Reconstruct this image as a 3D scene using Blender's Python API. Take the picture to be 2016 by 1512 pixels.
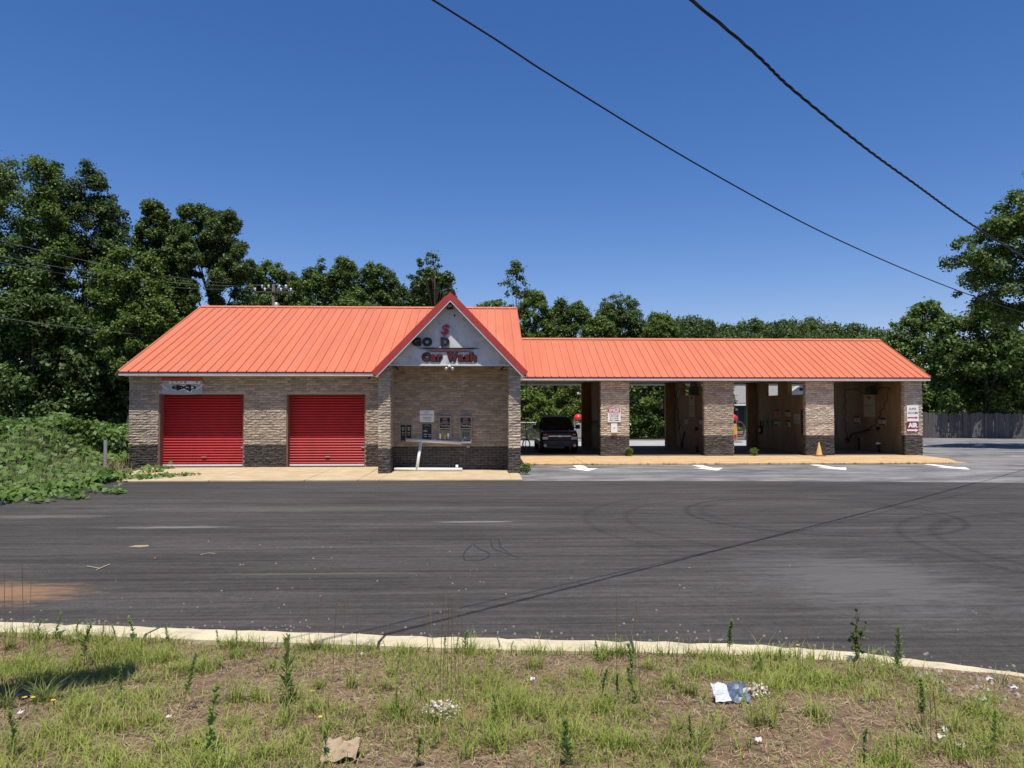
import bpy, math, random
import numpy as np
from mathutils import Matrix, Vector

# ------------------------------------------------------------------ camera, light, exposure
for o in list(bpy.data.objects):
    bpy.data.objects.remove(o, do_unlink=True)
S = bpy.context.scene
COL = S.collection
R = math.radians
F_PX, YAW, PITCH, EYE = 1450.0, R(2.2), math.atan(44 / 1450.0), 2.48
cam_d = bpy.data.cameras.new("camera")
cam_d.sensor_width = 36.0
cam_d.lens = 36.0 * F_PX / 2016.0
cam_d.clip_start = 0.05
cam_d.clip_end = 3000
cam = bpy.data.objects.new("camera", cam_d)
COL.objects.link(cam)
cam.location = (0, 0, EYE)
cam.rotation_euler = (R(90) + PITCH, 0, -YAW)
S.camera = cam

SUN_EL = R(71.0)
W = bpy.data.worlds.new("World")
S.world = W
W.use_nodes = True
wn = W.node_tree.nodes
wl = W.node_tree.links
wn.clear()
w_out = wn.new("ShaderNodeOutputWorld")
w_bg = wn.new("ShaderNodeBackground")
w_sky = wn.new("ShaderNodeTexSky")
w_sky.sky_type = 'NISHITA'
w_sky.sun_disc = False
w_sky.sun_elevation = SUN_EL
w_sky.sun_rotation = R(180)
w_sky.altitude = 300
w_sky.air_density = 1.0
w_sky.dust_density = 0.6
w_sky.ozone_density = 3.0
w_bg.inputs["Strength"].default_value = 0.09
w_hsv = wn.new("ShaderNodeHueSaturation")
w_hsv.inputs["Saturation"].default_value = 1.30
w_hsv.inputs["Value"].default_value = 1.0
wl.new(w_sky.outputs["Color"], w_hsv.inputs["Color"])
w_mul = wn.new("ShaderNodeVectorMath")
w_mul.operation = 'MULTIPLY'
w_mul.inputs[1].default_value = (1.20, 1.02, 1.18)
wl.new(w_hsv.outputs["Color"], w_mul.inputs[0])
wl.new(w_mul.outputs["Vector"], w_bg.inputs["Color"])
wl.new(w_bg.outputs["Background"], w_out.inputs["Surface"])

sun_d = bpy.data.lights.new("sun", 'SUN')
sun_d.energy = 4.8
sun_d.angle = R(0.53)
sun_d.color = (1.0, 0.955, 0.88)
sun = bpy.data.objects.new("sun", sun_d)
COL.objects.link(sun)
sun.location = (0, -20, 60)
# light travels towards +Y and down
sun.rotation_euler = Vector((0.004, math.cos(SUN_EL), -math.sin(SUN_EL))).to_track_quat('-Z', 'Y').to_euler()

S.view_settings.view_transform = 'Standard'
S.view_settings.look = 'None'
S.view_settings.exposure = 0.25
S.view_settings.gamma = 1.0
S.view_settings.use_curve_mapping = False
S.render.engine = 'CYCLES'
S.cycles.max_bounces = 8
S.cycles.diffuse_bounces = 4
S.cycles.transparent_max_bounces = 8

rnd = random.Random(7)
nrg = np.random.default_rng(11)


# ------------------------------------------------------------------ calibration helpers
def ray(u, v):
    a = (u - 1008) / F_PX
    b = -(v - 756) / F_PX
    y = math.cos(PITCH) - b * math.sin(PITCH)
    z = math.sin(PITCH) + b * math.cos(PITCH)
    return (a * math.cos(YAW) + y * math.sin(YAW), y * math.cos(YAW) - a * math.sin(YAW), z)


def at(u, v, Y):
    """The place, Y metres away, seen at a spot of the photograph (used to survey real positions)."""
    d = ray(u, v)
    t = Y / d[1]
    return Vector((d[0] * t, Y, EYE + d[2] * t))


def lawn_z(x, y):
    return 0.06 + np.maximum(0, 7.4 - np.asarray(y, float)) * 0.09


def on_lawn(u, v):
    d = ray(u, v)
    z = 0.05
    for _ in range(12):
        t = (z - EYE) / d[2]
        z = float(lawn_z(d[0] * t, d[1] * t))
    x, y = d[0] * t, d[1] * t
    # nothing of the lawn grows beyond the back of the kerb
    for _ in range(40):
        if y <= kerb_y(min(x, 6.1)) - 0.32 - 0.35 * max(0.0, x - 3.8):
            break
        x, y = x * 0.992, y * 0.992
    return Vector((x, y, float(lawn_z(x, y))))


# ------------------------------------------------------------------ object helpers
def link(o):
    COL.objects.link(o)
    return o


def adopt(o, p):
    if p is not None:
        o.parent = p
        o.matrix_parent_inverse = Matrix.Translation(-Vector(BASE.get(p.name, (0, 0, 0))))
    return o


BASE = {}


def tag(o, label, cat, group=None):
    o["label"] = label
    o["category"] = cat
    if group:
        o["group"] = group
    return o


def thing(name, label, cat, loc=(0, 0, 0), group=None):
    o = bpy.data.objects.new(name, None)
    o.empty_display_size = 0.2
    link(o)
    o.location = loc
    BASE[o.name] = tuple(loc)
    return tag(o, label, cat, group)


def structure(o):
    o["kind"] = "structure"
    return o


def stuff(o):
    o["kind"] = "stuff"
    return o


def copy_tree(o, loc=None, rotz=None, scale=None):
    c = link(o.copy())
    if loc is not None:
        c.location = loc
    if rotz is not None:
        c.rotation_euler = (0, 0, rotz)
    if scale is not None:
        c.scale = scale
    for ch in o.children:
        k = link(ch.copy())
        k.parent = c
        for g in ch.children:
            q = link(g.copy())
            q.parent = k
    return c


class MB:
    def __init__(s):
        s.v = []
        s.f = []

    def quad(s, a, b, c, d):
        n = len(s.v)
        s.v += [tuple(a), tuple(b), tuple(c), tuple(d)]
        s.f.append((n, n + 1, n + 2, n + 3))
        return s

    def poly(s, pts):
        n = len(s.v)
        s.v += [tuple(p) for p in pts]
        s.f.append(tuple(range(n, n + len(pts))))
        return s

    def box(s, x0, y0, z0, x1, y1, z1):
        n = len(s.v)
        s.v += [(x0, y0, z0), (x1, y0, z0), (x1, y1, z0), (x0, y1, z0), (x0, y0, z1), (x1, y0, z1), (x1, y1, z1), (x0, y1, z1)]
        s.f += [(n, n + 3, n + 2, n + 1), (n + 4, n + 5, n + 6, n + 7), (n, n + 1, n + 5, n + 4), (n + 1, n + 2, n + 6, n + 5),
                (n + 2, n + 3, n + 7, n + 6), (n + 3, n, n + 4, n + 7)]
        return s

    def hexa(s, p):
        """eight points: bottom ring then top ring"""
        n = len(s.v)
        s.v += [tuple(q) for q in p]
        s.f += [(n, n + 3, n + 2, n + 1), (n + 4, n + 5, n + 6, n + 7), (n, n + 1, n + 5, n + 4), (n + 1, n + 2, n + 6, n + 5),
                (n + 2, n + 3, n + 7, n + 6), (n + 3, n, n + 4, n + 7)]
        return s

    def prism(s, pts, y0, y1):
        """outline in (x, z) pushed along y"""
        n = len(s.v)
        k = len(pts)
        s.v += [(p[0], y0, p[1]) for p in pts] + [(p[0], y1, p[1]) for p in pts]
        s.f.append(tuple(range(n, n + k)))
        s.f.append(tuple(range(n + 2 * k - 1, n + k - 1, -1)))
        for i in range(k):
            j = (i + 1) % k
            s.f.append((n + j, n + i, n + k + i, n + k + j))
        return s

    def prism_z(s, pts, z0, z1):
        n = len(s.v)
        k = len(pts)
        s.v += [(p[0], p[1], z0) for p in pts] + [(p[0], p[1], z1) for p in pts]
        s.f.append(tuple(range(n + k - 1, n - 1, -1)))
        s.f.append(tuple(range(n + k, n + 2 * k)))
        for i in range(k):
            j = (i + 1) % k
            s.f.append((n + i, n + j, n + k + j, n + k + i))
        return s

    def prism_x(s, pts, x0, x1):
        """outline in (y, z) pushed along x"""
        n = len(s.v)
        k = len(pts)
        s.v += [(x0, p[0], p[1]) for p in pts] + [(x1, p[0], p[1]) for p in pts]
        s.f.append(tuple(range(n + k - 1, n - 1, -1)))
        s.f.append(tuple(range(n + k, n + 2 * k)))
        for i in range(k):
            j = (i + 1) % k
            s.f.append((n + i, n + j, n + k + j, n + k + i))
        return s

    def tube(s, pts, r, n=6, cap=True):
        pts = [Vector(p) for p in pts]
        rs = r if isinstance(r, (list, tuple)) else [r] * len(pts)
        base = len(s.v)
        up = Vector((0.13, 0.21, 1)).normalized()
        for i, p in enumerate(pts):
            d = (pts[min(i + 1, len(pts) - 1)] - pts[max(i - 1, 0)])
            if d.length < 1e-9:
                d = Vector((0, 0, 1))
            d.normalize()
            a = d.cross(up)
            if a.length < 1e-3:
                a = d.cross(Vector((1, 0, 0)))
            a.normalize()
            b = a.cross(d)
            for k in range(n):
                t = 2 * math.pi * k / n
                q = p + (a * math.cos(t) + b * math.sin(t)) * rs[i]
                s.v.append((q.x, q.y, q.z))
        for i in range(len(pts) - 1):
            for k in range(n):
                k2 = (k + 1) % n
                s.f.append((base + i * n + k, base + i * n + k2, base + (i + 1) * n + k2, base + (i + 1) * n + k))
        if cap:
            s.f.append(tuple(base + k for k in range(n - 1, -1, -1)))
            m = base + (len(pts) - 1) * n
            s.f.append(tuple(m + k for k in range(n)))
        return s

    def lathe(s, cx, cy, prof, n=16):
        base = len(s.v)
        for (r, z) in prof:
            for k in range(n):
                t = 2 * math.pi * k / n
                s.v.append((cx + r * math.cos(t), cy + r * math.sin(t), z))
        for i in range(len(prof) - 1):
            for k in range(n):
                k2 = (k + 1) % n
                s.f.append((base + i * n + k, base + i * n + k2, base + (i + 1) * n + k2, base + (i + 1) * n + k))
        m = base + (len(prof) - 1) * n
        s.f.append(tuple(m + k for k in range(n)))
        s.f.append(tuple(base + k for k in range(n - 1, -1, -1)))
        return s

    def build(s, name, m, parent=None, smooth=False, bevel=0.0):
        me = bpy.data.meshes.new(name)
        me.from_pydata(s.v, [], s.f)
        me.materials.append(m)
        if smooth:
            me.polygons.foreach_set("use_smooth", [True] * len(me.polygons))
        me.update()
        o = link(bpy.data.objects.new(name, me))
        if bevel > 0:
            b = o.modifiers.new("bevel", 'BEVEL')
            b.width = bevel
            b.segments = 2
            b.limit_method = 'ANGLE'
        return adopt(o, parent)


def quads_mesh(name, V, m):
    """V: (N,4,3) array of quads, as one mesh"""
    V = np.asarray(V, np.float32)
    n = V.shape[0]
    me = bpy.data.meshes.new(name)
    me.vertices.add(n * 4)
    me.vertices.foreach_set("co", V.reshape(-1))
    me.loops.add(n * 4)
    me.loops.foreach_set("vertex_index", np.arange(n * 4, dtype=np.int32))
    me.polygons.add(n)
    me.polygons.foreach_set("loop_start", np.arange(0, n * 4, 4, dtype=np.int32))
    me.materials.append(m)
    me.update(calc_edges=True)
    return me


# ------------------------------------------------------------------ materials
def nd(nt, t, **kw):
    n = nt.nodes.new(t)
    for k, v in kw.items():
        setattr(n, k, v)
    return n


def mat(name, col, rough=0.7, var=0.15, scale=4.0, bump=0.0, bscale=60.0, metal=0.0, spec=0.4, stretch=None, island=0.0, stain=None, obj_rand=0.0):
    m = bpy.data.materials.new(name)
    m.use_nodes = True
    nt = m.node_tree
    L = nt.links
    p = nt.nodes["Principled BSDF"]
    p.inputs["Roughness"].default_value = rough
    p.inputs["Metallic"].default_value = metal
    p.inputs["Specular IOR Level"].default_value = spec
    geo = nd(nt, "ShaderNodeNewGeometry")
    pos = geo.outputs["Position"]
    if stretch:
        mp = nd(nt, "ShaderNodeMapping")
        mp.inputs["Scale"].default_value = stretch
        L.new(pos, mp.inputs["Vector"])
        pos = mp.outputs["Vector"]
    n1 = nd(nt, "ShaderNodeTexNoise")
    n1.inputs["Scale"].default_value = scale
    n1.inputs["Detail"].default_value = 6
    n1.inputs["Roughness"].default_value = 0.65
    L.new(pos, n1.inputs["Vector"])
    ramp = nd(nt, "ShaderNodeMapRange")
    ramp.inputs[1].default_value = 0.3
    ramp.inputs[2].default_value = 0.7
    ramp.inputs[3].default_value = 1 - var
    ramp.inputs[4].default_value = 1 + var
    L.new(n1.outputs["Fac"], ramp.inputs[0])
    fac = ramp.outputs[0]
    if island > 0:
        r2 = nd(nt, "ShaderNodeMapRange")
        r2.inputs[3].default_value = 1 - island
        r2.inputs[4].default_value = 1 + island
        L.new(geo.outputs["Random Per Island"], r2.inputs[0])
        mu = nd(nt, "ShaderNodeMath", operation='MULTIPLY')
        L.new(fac, mu.inputs[0])
        L.new(r2.outputs[0], mu.inputs[1])
        fac = mu.outputs[0]
    if obj_rand > 0:
        oi = nd(nt, "ShaderNodeObjectInfo")
        r3 = nd(nt, "ShaderNodeMapRange")
        r3.inputs[3].default_value = 1 - obj_rand
        r3.inputs[4].default_value = 1 + obj_rand
        L.new(oi.outputs["Random"], r3.inputs[0])
        mu = nd(nt, "ShaderNodeMath", operation='MULTIPLY')
        L.new(fac, mu.inputs[0])
        L.new(r3.outputs[0], mu.inputs[1])
        fac = mu.outputs[0]
    vm = nd(nt, "ShaderNodeVectorMath", operation='SCALE')
    vm.inputs[0].default_value = col[:3]
    L.new(fac, vm.inputs["Scale"])
    out = vm.outputs[0]
    if stain:
        scol, sscale, lo, hi = stain[:4]
        n2 = nd(nt, "ShaderNodeTexNoise")
        n2.inputs["Scale"].default_value = sscale
        n2.inputs["Detail"].default_value = 8
        n2.inputs["Roughness"].default_value = 0.7
        if len(stain) > 4:
            mp2 = nd(nt, "ShaderNodeMapping")
            mp2.inputs["Scale"].default_value = stain[4]
            L.new(geo.outputs["Position"], mp2.inputs["Vector"])
            L.new(mp2.outputs[0], n2.inputs["Vector"])
        else:
            L.new(geo.outputs["Position"], n2.inputs["Vector"])
        mr = nd(nt, "ShaderNodeMapRange")
        mr.inputs[1].default_value = lo
        mr.inputs[2].default_value = hi
        L.new(n2.outputs["Fac"], mr.inputs[0])
        mx = nd(nt, "ShaderNodeMix", data_type='RGBA')
        L.new(mr.outputs[0], mx.inputs["Factor"])
        L.new(out, mx.inputs["A"])
        mx.inputs["B"].default_value = (*scol, 1)
        out = mx.outputs["Result"]
    L.new(out, p.inputs["Base Color"])
    if bump > 0:
        n3 = nd(nt, "ShaderNodeTexNoise")
        n3.inputs["Scale"].default_value = bscale
        n3.inputs["Detail"].default_value = 4
        L.new(geo.outputs["Position"], n3.inputs["Vector"])
        bp = nd(nt, "ShaderNodeBump")
        bp.inputs["Strength"].default_value = bump
        bp.inputs["Distance"].default_value = 0.02
        L.new(n3.outputs["Fac"], bp.inputs["Height"])
        L.new(bp.outputs[0], p.inputs["Normal"])
    return m


def leaf_mat(name, dark, light, trans=0.25, rough=0.5):
    m = bpy.data.materials.new(name)
    m.use_nodes = True
    nt = m.node_tree
    L = nt.links
    p = nt.nodes["Principled BSDF"]
    out = nt.nodes["Material Output"]
    p.inputs["Roughness"].default_value = rough
    p.inputs["Specular IOR Level"].default_value = 0.3
    geo = nd(nt, "ShaderNodeNewGeometry")
    oi = nd(nt, "ShaderNodeObjectInfo")
    n1 = nd(nt, "ShaderNodeTexNoise")
    n1.inputs["Scale"].default_value = 0.55
    n1.inputs["Detail"].default_value = 3
    L.new(geo.outputs["Position"], n1.inputs["Vector"])
    a = nd(nt, "ShaderNodeMath", operation='MULTIPLY_ADD')
    L.new(geo.outputs["Random Per Island"], a.inputs[0])
    a.inputs[1].default_value = 0.55
    a.inputs[2].default_value = -0.15
    b = nd(nt, "ShaderNodeMath", operation='ADD')
    L.new(a.outputs[0], b.inputs[0])
    L.new(n1.outputs["Fac"], b.inputs[1])
    c = nd(nt, "ShaderNodeMath", operation='MULTIPLY_ADD')
    L.new(oi.outputs["Random"], c.inputs[0])
    c.inputs[1].default_value = 0.3
    L.new(b.outputs[0], c.inputs[2])
    d = nd(nt, "ShaderNodeMath", operation='SUBTRACT', use_clamp=True)
    L.new(c.outputs[0], d.inputs[0])
    d.inputs[1].default_value = 0.25
    mx = nd(nt, "ShaderNodeMix", data_type='RGBA')
    L.new(d.outputs[0], mx.inputs["Factor"])
    mx.inputs["A"].default_value = (*dark, 1)
    mx.inputs["B"].default_value = (*light, 1)
    L.new(mx.outputs["Result"], p.inputs["Base Color"])
    tr = nd(nt, "ShaderNodeBsdfTranslucent")
    L.new(mx.outputs["Result"], tr.inputs["Color"])
    ms = nd(nt, "ShaderNodeMixShader")
    ms.inputs[0].default_value = trans
    L.new(p.outputs[0], ms.inputs[1])
    L.new(tr.outputs[0], ms.inputs[2])
    L.new(ms.outputs[0], out.inputs["Surface"])
    return m


def asphalt_mat():
    m = bpy.data.materials.new("new_asphalt")
    m.use_nodes = True
    nt = m.node_tree
    L = nt.links
    p = nt.nodes["Principled BSDF"]
    p.inputs["Roughness"].default_value = 0.92
    p.inputs["Specular IOR Level"].default_value = 0.12
    geo = nd(nt, "ShaderNodeNewGeometry")
    P = geo.outputs["Position"]

    def noise(scale, stretch=(1, 1, 1), detail=6, rough=0.6, rot=0.0):
        mp = nd(nt, "ShaderNodeMapping")
        mp.inputs["Scale"].default_value = stretch
        mp.inputs["Rotation"].default_value = (0, 0, rot)
        L.new(P, mp.inputs["Vector"])
        n = nd(nt, "ShaderNodeTexNoise")
        n.inputs["Scale"].default_value = scale
        n.inputs["Detail"].default_value = detail
        n.inputs["Roughness"].default_value = rough
        L.new(mp.outputs[0], n.inputs["Vector"])
        return n.outputs["Fac"]

    def mr(x, a, b, c, d):
        n = nd(nt, "ShaderNodeMapRange")
        for i, q in enumerate((a, b, c, d)):
            n.inputs[i + 1].default_value = q
        L.new(x, n.inputs[0])
        return n.outputs[0]

    def mul(a, b):
        n = nd(nt, "ShaderNodeMath", operation='MULTIPLY')
        L.new(a, n.inputs[0])
        if isinstance(b, float):
            n.inputs[1].default_value = b
        else:
            L.new(b, n.inputs[1])
        return n.outputs[0]

    def add(a, b):
        n = nd(nt, "ShaderNodeMath", operation='ADD')
        L.new(a, n.inputs[0])
        L.new(b, n.inputs[1])
        return n.outputs[0]

    streak = mr(noise(1.0, (0.10, 1.6, 1), 7, 0.72), 0.32, 0.72, 0.78, 1.26)
    fine = mr(noise(1.0, (0.7, 7.0, 1), 6, 0.75), 0.3, 0.7, 0.80, 1.22)
    patch = mr(noise(0.30, (0.45, 1, 1), 6, 0.7), 0.3, 0.7, 0.76, 1.28)
    agg = mul(mr(noise(42.0, (1, 1, 1), 3, 0.95), 0.25, 0.75, 0.55, 1.5), mr(noise(11.0, (1, 0.8, 1), 4, 0.9), 0.3, 0.7, 0.78, 1.24))
    thin = mr(noise(1.0, (0.10, 5.0, 1), 5, 0.8, 0.03), 0.34, 0.68, 0.74, 1.30)
    thin2 = mr(noise(1.0, (0.16, 9.0, 1), 5, 0.8, -0.12), 0.34, 0.68, 0.82, 1.20)
    v = mul(mul(mul(streak, fine), mul(thin, thin2)), mul(patch, agg))
    # tyre sweeps: dark thin arcs about a few turning centres
    sep = nd(nt, "ShaderNodeSeparateXYZ")
    L.new(P, sep.inputs[0])
    for cx, cy, r0, w, k in ((7.6, 16.6, 2.9, 0.07, 0.22), (7.6, 16.6, 2.55, 0.12, 0.12), (7.2, 15.6, 5.0, 0.06, 0.12), (7.2, 15.6, 4.1, 0.06, 0.13), (12.6, 12.2, 4.3, 0.09, 0.15),
                             (12.6, 12.2, 4.9, 0.07, 0.15), (18, 5.0, 9.5, 0.12, 0.14), (18, 5.0, 10.6, 0.10, 0.14)):
        vx = nd(nt, "ShaderNodeVectorMath", operation='DISTANCE')
        L.new(P, vx.inputs[0])
        vx.inputs[1].default_value = (cx, cy, 0)
        s = nd(nt, "ShaderNodeMath", operation='SUBTRACT')
        L.new(vx.outputs["Value"], s.inputs[0])
        s.inputs[1].default_value = r0
        ab = nd(nt, "ShaderNodeMath", operation='ABSOLUTE')
        L.new(s.outputs[0], ab.inputs[0])
        ring = mr(ab.outputs[0], 0.0, w * 2.0, 1 - k * 1.5, 1.0)
        v = mul(v, ring)
    # pale scuffs
    sc = mr(noise(0.9, (0.20, 3.4, 1), 8, 0.8, 0.04), 0.60, 0.78, 0.0, 1.0)
    vm = nd(nt, "ShaderNodeVectorMath", operation='SCALE')
    vm.inputs[0].default_value = (0.058, 0.0535, 0.049)
    L.new(v, vm.inputs["Scale"])
    mx = nd(nt, "ShaderNodeMix", data_type='RGBA')
    L.new(mul(sc, 0.55), mx.inputs["Factor"])
    L.new(vm.outputs[0], mx.inputs["A"])
    mx.inputs["B"].default_value = (0.15, 0.14, 0.125, 1)
    out = mx.outputs["Result"]
    # single worn spots and red clay washed onto the lot
    for (cx, cy, rx, ry, col, k) in ((-9.9, 16.9, 1.5, 0.30, (0.167, 0.155, 0.136), 0.50), (-6.3, 15.3, 1.3, 0.16, (0.205, 0.198, 0.186), 0.75), (-4.2, 17.9, 5.5, 0.5, (0.118, 0.112, 0.099), 0.50),
                                     (-0.2, 15.8, 0.9, 0.10, (0.223, 0.217, 0.205), 0.80), (-6.35, 10.0, 1.05, 0.60, (0.25, 0.145, 0.08), 0.9), (-2.4, 11.0, 2.2, 0.06, (0.161, 0.124, 0.093), 0.50),
                                     (5.4, 10.4, 1.7, 2.0, (0.135, 0.130, 0.122), 0.6), (-10.3, 14.8, 0.5, 0.12, (0.186, 0.174, 0.155), 0.60)):
        sb = nd(nt, "ShaderNodeVectorMath", operation='SUBTRACT')
        L.new(P, sb.inputs[0])
        sb.inputs[1].default_value = (cx, cy, 0)
        ml = nd(nt, "ShaderNodeVectorMath", operation='MULTIPLY')
        L.new(sb.outputs[0], ml.inputs[0])
        ml.inputs[1].default_value = (1 / rx, 1 / ry, 0)
        ln = nd(nt, "ShaderNodeVectorMath", operation='LENGTH')
        L.new(ml.outputs[0], ln.inputs[0])
        nz = mr(noise(2.2, (0.5, 2.5, 1), 6, 0.8), 0.3, 0.7, -0.6, 0.6)
        e = mr(add(ln.outputs["Value"], nz), 0.35, 1.15, k, 0.0)
        m2 = nd(nt, "ShaderNodeMix", data_type='RGBA')
        L.new(e, m2.inputs["Factor"])
        L.new(out, m2.inputs["A"])
        m2.inputs["B"].default_value = (*col, 1)
        out = m2.outputs["Result"]
    L.new(out, p.inputs["Base Color"])
    bp = nd(nt, "ShaderNodeBump")
    bp.inputs["Strength"].default_value = 0.35
    bp.inputs["Distance"].default_value = 0.01
    L.new(noise(70.0, (1, 1, 1), 3, 0.8), bp.inputs["Height"])
    L.new(bp.outputs[0], p.inputs["Normal"])
    return m


M = {}
M['asphalt'] = asphalt_mat()
M['old_asphalt'] = mat("old_asphalt", (0.205, 0.198, 0.188), 0.95, 0.40, 1.0, 0.5, 30, spec=0.15, stretch=(0.55, 1.1, 1), stain=((0.085, 0.083, 0.082), 0.9, 0.46, 0.66, (0.30, 0.8, 1)))
M['rear_drive'] = mat("rear_drive", (0.36, 0.355, 0.34), 0.9, 0.2, 1.2, 0.2, 50, stain=((0.2, 0.19, 0.18), 0.6, 0.5, 0.75))
M['concrete'] = mat("worn_concrete", (0.49, 0.39, 0.24), 0.9, 0.18, 2.0, 0.25, 70, stain=((0.40, 0.26, 0.12), 1.1, 0.46, 0.72, (0.6, 2.0, 1)))
M['clay_concrete'] = mat("clay_stained_concrete", (0.49, 0.315, 0.155), 0.9, 0.22, 1.6, 0.25, 70, stain=((0.58, 0.43, 0.24), 0.8, 0.45, 0.72, (0.5, 2.0, 1)))
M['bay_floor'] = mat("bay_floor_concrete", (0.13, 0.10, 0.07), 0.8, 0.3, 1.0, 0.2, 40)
M['kerb'] = mat("painted_kerb", (0.55, 0.475, 0.31), 0.85, 0.12, 3.0, 0.35, 40, stain=((0.30, 0.26, 0.19), 4.5, 0.53, 0.70))
M['soil'] = mat("dry_thatch_soil", (0.160, 0.098, 0.056), 0.95, 0.55, 11.0, 1.0, 40, stain=((0.30, 0.13, 0.055), 0.9, 0.62, 0.72))
M['field'] = mat("rough_ground", (0.085, 0.09, 0.04), 0.95, 0.4, 0.7, 0.4, 5)
M['clay'] = mat("red_clay", (0.34, 0.15, 0.07), 0.95, 0.2, 5, 0.4, 30)
M['white_paint'] = mat("white_road_paint", (0.78, 0.77, 0.74), 0.8, 0.1, 4, stain=((0.30, 0.30, 0.29), 5.0, 0.50, 0.66))
M['brick'] = mat("tan_split_brick", (0.445, 0.365, 0.277), 0.9, 0.2, 14, 0.8, 60, island=0.24, obj_rand=0.24, stain=((0.30, 0.245, 0.18), 1.1, 0.52, 0.80, (2.2, 2.2, 0.5)))
M['dark_brick'] = mat("black_painted_brick", (0.066, 0.059, 0.053), 0.85, 0.4, 9, 0.7, 60, island=0.3, obj_rand=0.3, stain=((0.26, 0.2, 0.15), 6.0, 0.60, 0.74))
M['mortar'] = mat("mortar", (0.42, 0.335, 0.25), 0.95, 0.12, 10, 0.3, 60)
M['roof'] = mat("salmon_red_metal", (0.545, 0.160, 0.080), 0.5, 0.09, 1.1, obj_rand=0.055, spec=0.35, stretch=(2.5, 0.35, 0.35), stain=((0.50, 0.19, 0.115), 0.9, 0.52, 0.78, (1.5, 0.3, 0.3)))
M['trim_red'] = mat("red_trim_metal", (0.42, 0.05, 0.04), 0.45, 0.1, 3, spec=0.4)
M['dark_trim'] = mat("dark_red_trim", (0.17, 0.012, 0.014), 0.5, 0.1, 3)
M['fascia'] = mat("weathered_white_fascia", (0.62, 0.60, 0.57), 0.6, 0.12, 2.5)
M['soffit'] = mat("soffit_panel", (0.42, 0.37, 0.29), 0.8, 0.12, 2.5)
M['stucco'] = mat("stained_stucco", (0.62, 0.61, 0.58), 0.95, 0.12, 3.0, 0.3, 50, stain=((0.30, 0.295, 0.29), 1.6, 0.55, 0.72))
M['door_red'] = mat("red_roll_door", (0.40, 0.014, 0.018), 0.42, 0.14, 2.5, spec=0.45, stretch=(1, 1, 0.4), stain=((0.30, 0.03, 0.025), 1.6, 0.55, 0.8, (1, 1, 0.3)))
M['jamb'] = mat("brown_steel_jamb", (0.2, 0.11, 0.09), 0.6, 0.15, 6)
M['white'] = mat("white_plastic", (0.80, 0.79, 0.76), 0.5, 0.05, 5)
M['pvc'] = mat("white_pvc", (0.82, 0.81, 0.78), 0.4, 0.04, 5)
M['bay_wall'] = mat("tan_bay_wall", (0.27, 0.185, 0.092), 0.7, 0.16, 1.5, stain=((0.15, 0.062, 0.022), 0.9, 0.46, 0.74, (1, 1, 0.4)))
M['ceiling'] = mat("bay_ceiling", (0.46, 0.40, 0.31), 0.8, 0.1, 2)
M['black'] = mat("matt_black", (0.014, 0.014, 0.015), 0.55, 0.2, 6)
M['letter_black'] = mat("black_letter", (0.012, 0.012, 0.013), 0.5, 0.1, 6)
M['letter_red'] = mat("red_letter", (0.115, 0.013, 0.011), 0.5, 0.1, 6)
M['sign_red'] = mat("sign_red", (0.42, 0.03, 0.07), 0.5, 0.08, 6)
M['maroon'] = mat("maroon_print", (0.22, 0.02, 0.05), 0.5, 0.08, 6)
M['steel'] = mat("galvanised_steel", (0.42, 0.42, 0.40), 0.45, 0.15, 5, metal=0.5)
M['panel_frame'] = mat("beige_machine_frame", (0.34, 0.29, 0.20), 0.5, 0.12, 5)
M['olive'] = mat("olive_machine_panel", (0.21, 0.21, 0.13), 0.4, 0.15, 6)
M['green_print'] = mat("green_print", (0.05, 0.16, 0.10), 0.5, 0.1, 6)
M['grey_print'] = mat("grey_print", (0.35, 0.36, 0.35), 0.6, 0.15, 12)
M['pink_print'] = mat("faded_pink_print", (0.38, 0.22, 0.20), 0.6, 0.2, 12)
M['banner'] = mat("grey_banner", (0.40, 0.40, 0.40), 0.7, 0.12, 6)
M['notice'] = mat("faded_notice", (0.46, 0.40, 0.28), 0.7, 0.12, 6)
M['cone'] = mat("sun_faded_cone", (0.62, 0.36, 0.13), 0.6, 0.12, 5)
M['cone_base'] = mat("cone_base_rubber", (0.16, 0.08, 0.05), 0.7, 0.15, 5)
M['rubber'] = mat("black_rubber", (0.012, 0.012, 0.012), 0.6, 0.2, 6)
M['car_paint'] = mat("black_car_paint", (0.010, 0.010, 0.012), 0.18, 0.1, 3, spec=0.6)
M['car_glass'] = mat("dark_car_glass", (0.008, 0.009, 0.010), 0.05, 0.05, 3, spec=0.6)
M['car_plastic'] = mat("grey_bumper_plastic", (0.035, 0.034, 0.034), 0.5, 0.1, 5)
M['chrome'] = mat("chrome", (0.65, 0.66, 0.68), 0.18, 0.03, 4, metal=1.0)
M['lamp_glass'] = mat("lamp_glass", (0.50, 0.50, 0.48), 0.12, 0.08, 20, spec=0.6)
M['amber'] = mat("amber_lens", (0.40, 0.11, 0.03), 0.2, 0.08, 20)
M['vac_red'] = mat("red_vacuum_lid", (0.55, 0.03, 0.03), 0.35, 0.06, 5)
M['vac_yellow'] = mat("yellow_vacuum_panel", (0.68, 0.36, 0.05), 0.45, 0.08, 5)
M['vac_hose'] = mat("vacuum_hose", (0.10, 0.035, 0.045), 0.6, 0.1, 10)
M['fence'] = mat("weathered_grey_plank", (0.115, 0.105, 0.098), 0.95, 0.3, 3, 0.4, 30, stretch=(8, 8, 0.6), obj_rand=0.22)
M['shingle'] = mat("grey_shingles", (0.21, 0.205, 0.195), 0.95, 0.2, 5, 0.3, 20, stretch=(1, 1, 3))
M['siding'] = mat("pale_siding", (0.62, 0.66, 0.66), 0.7, 0.06, 3)
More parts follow.
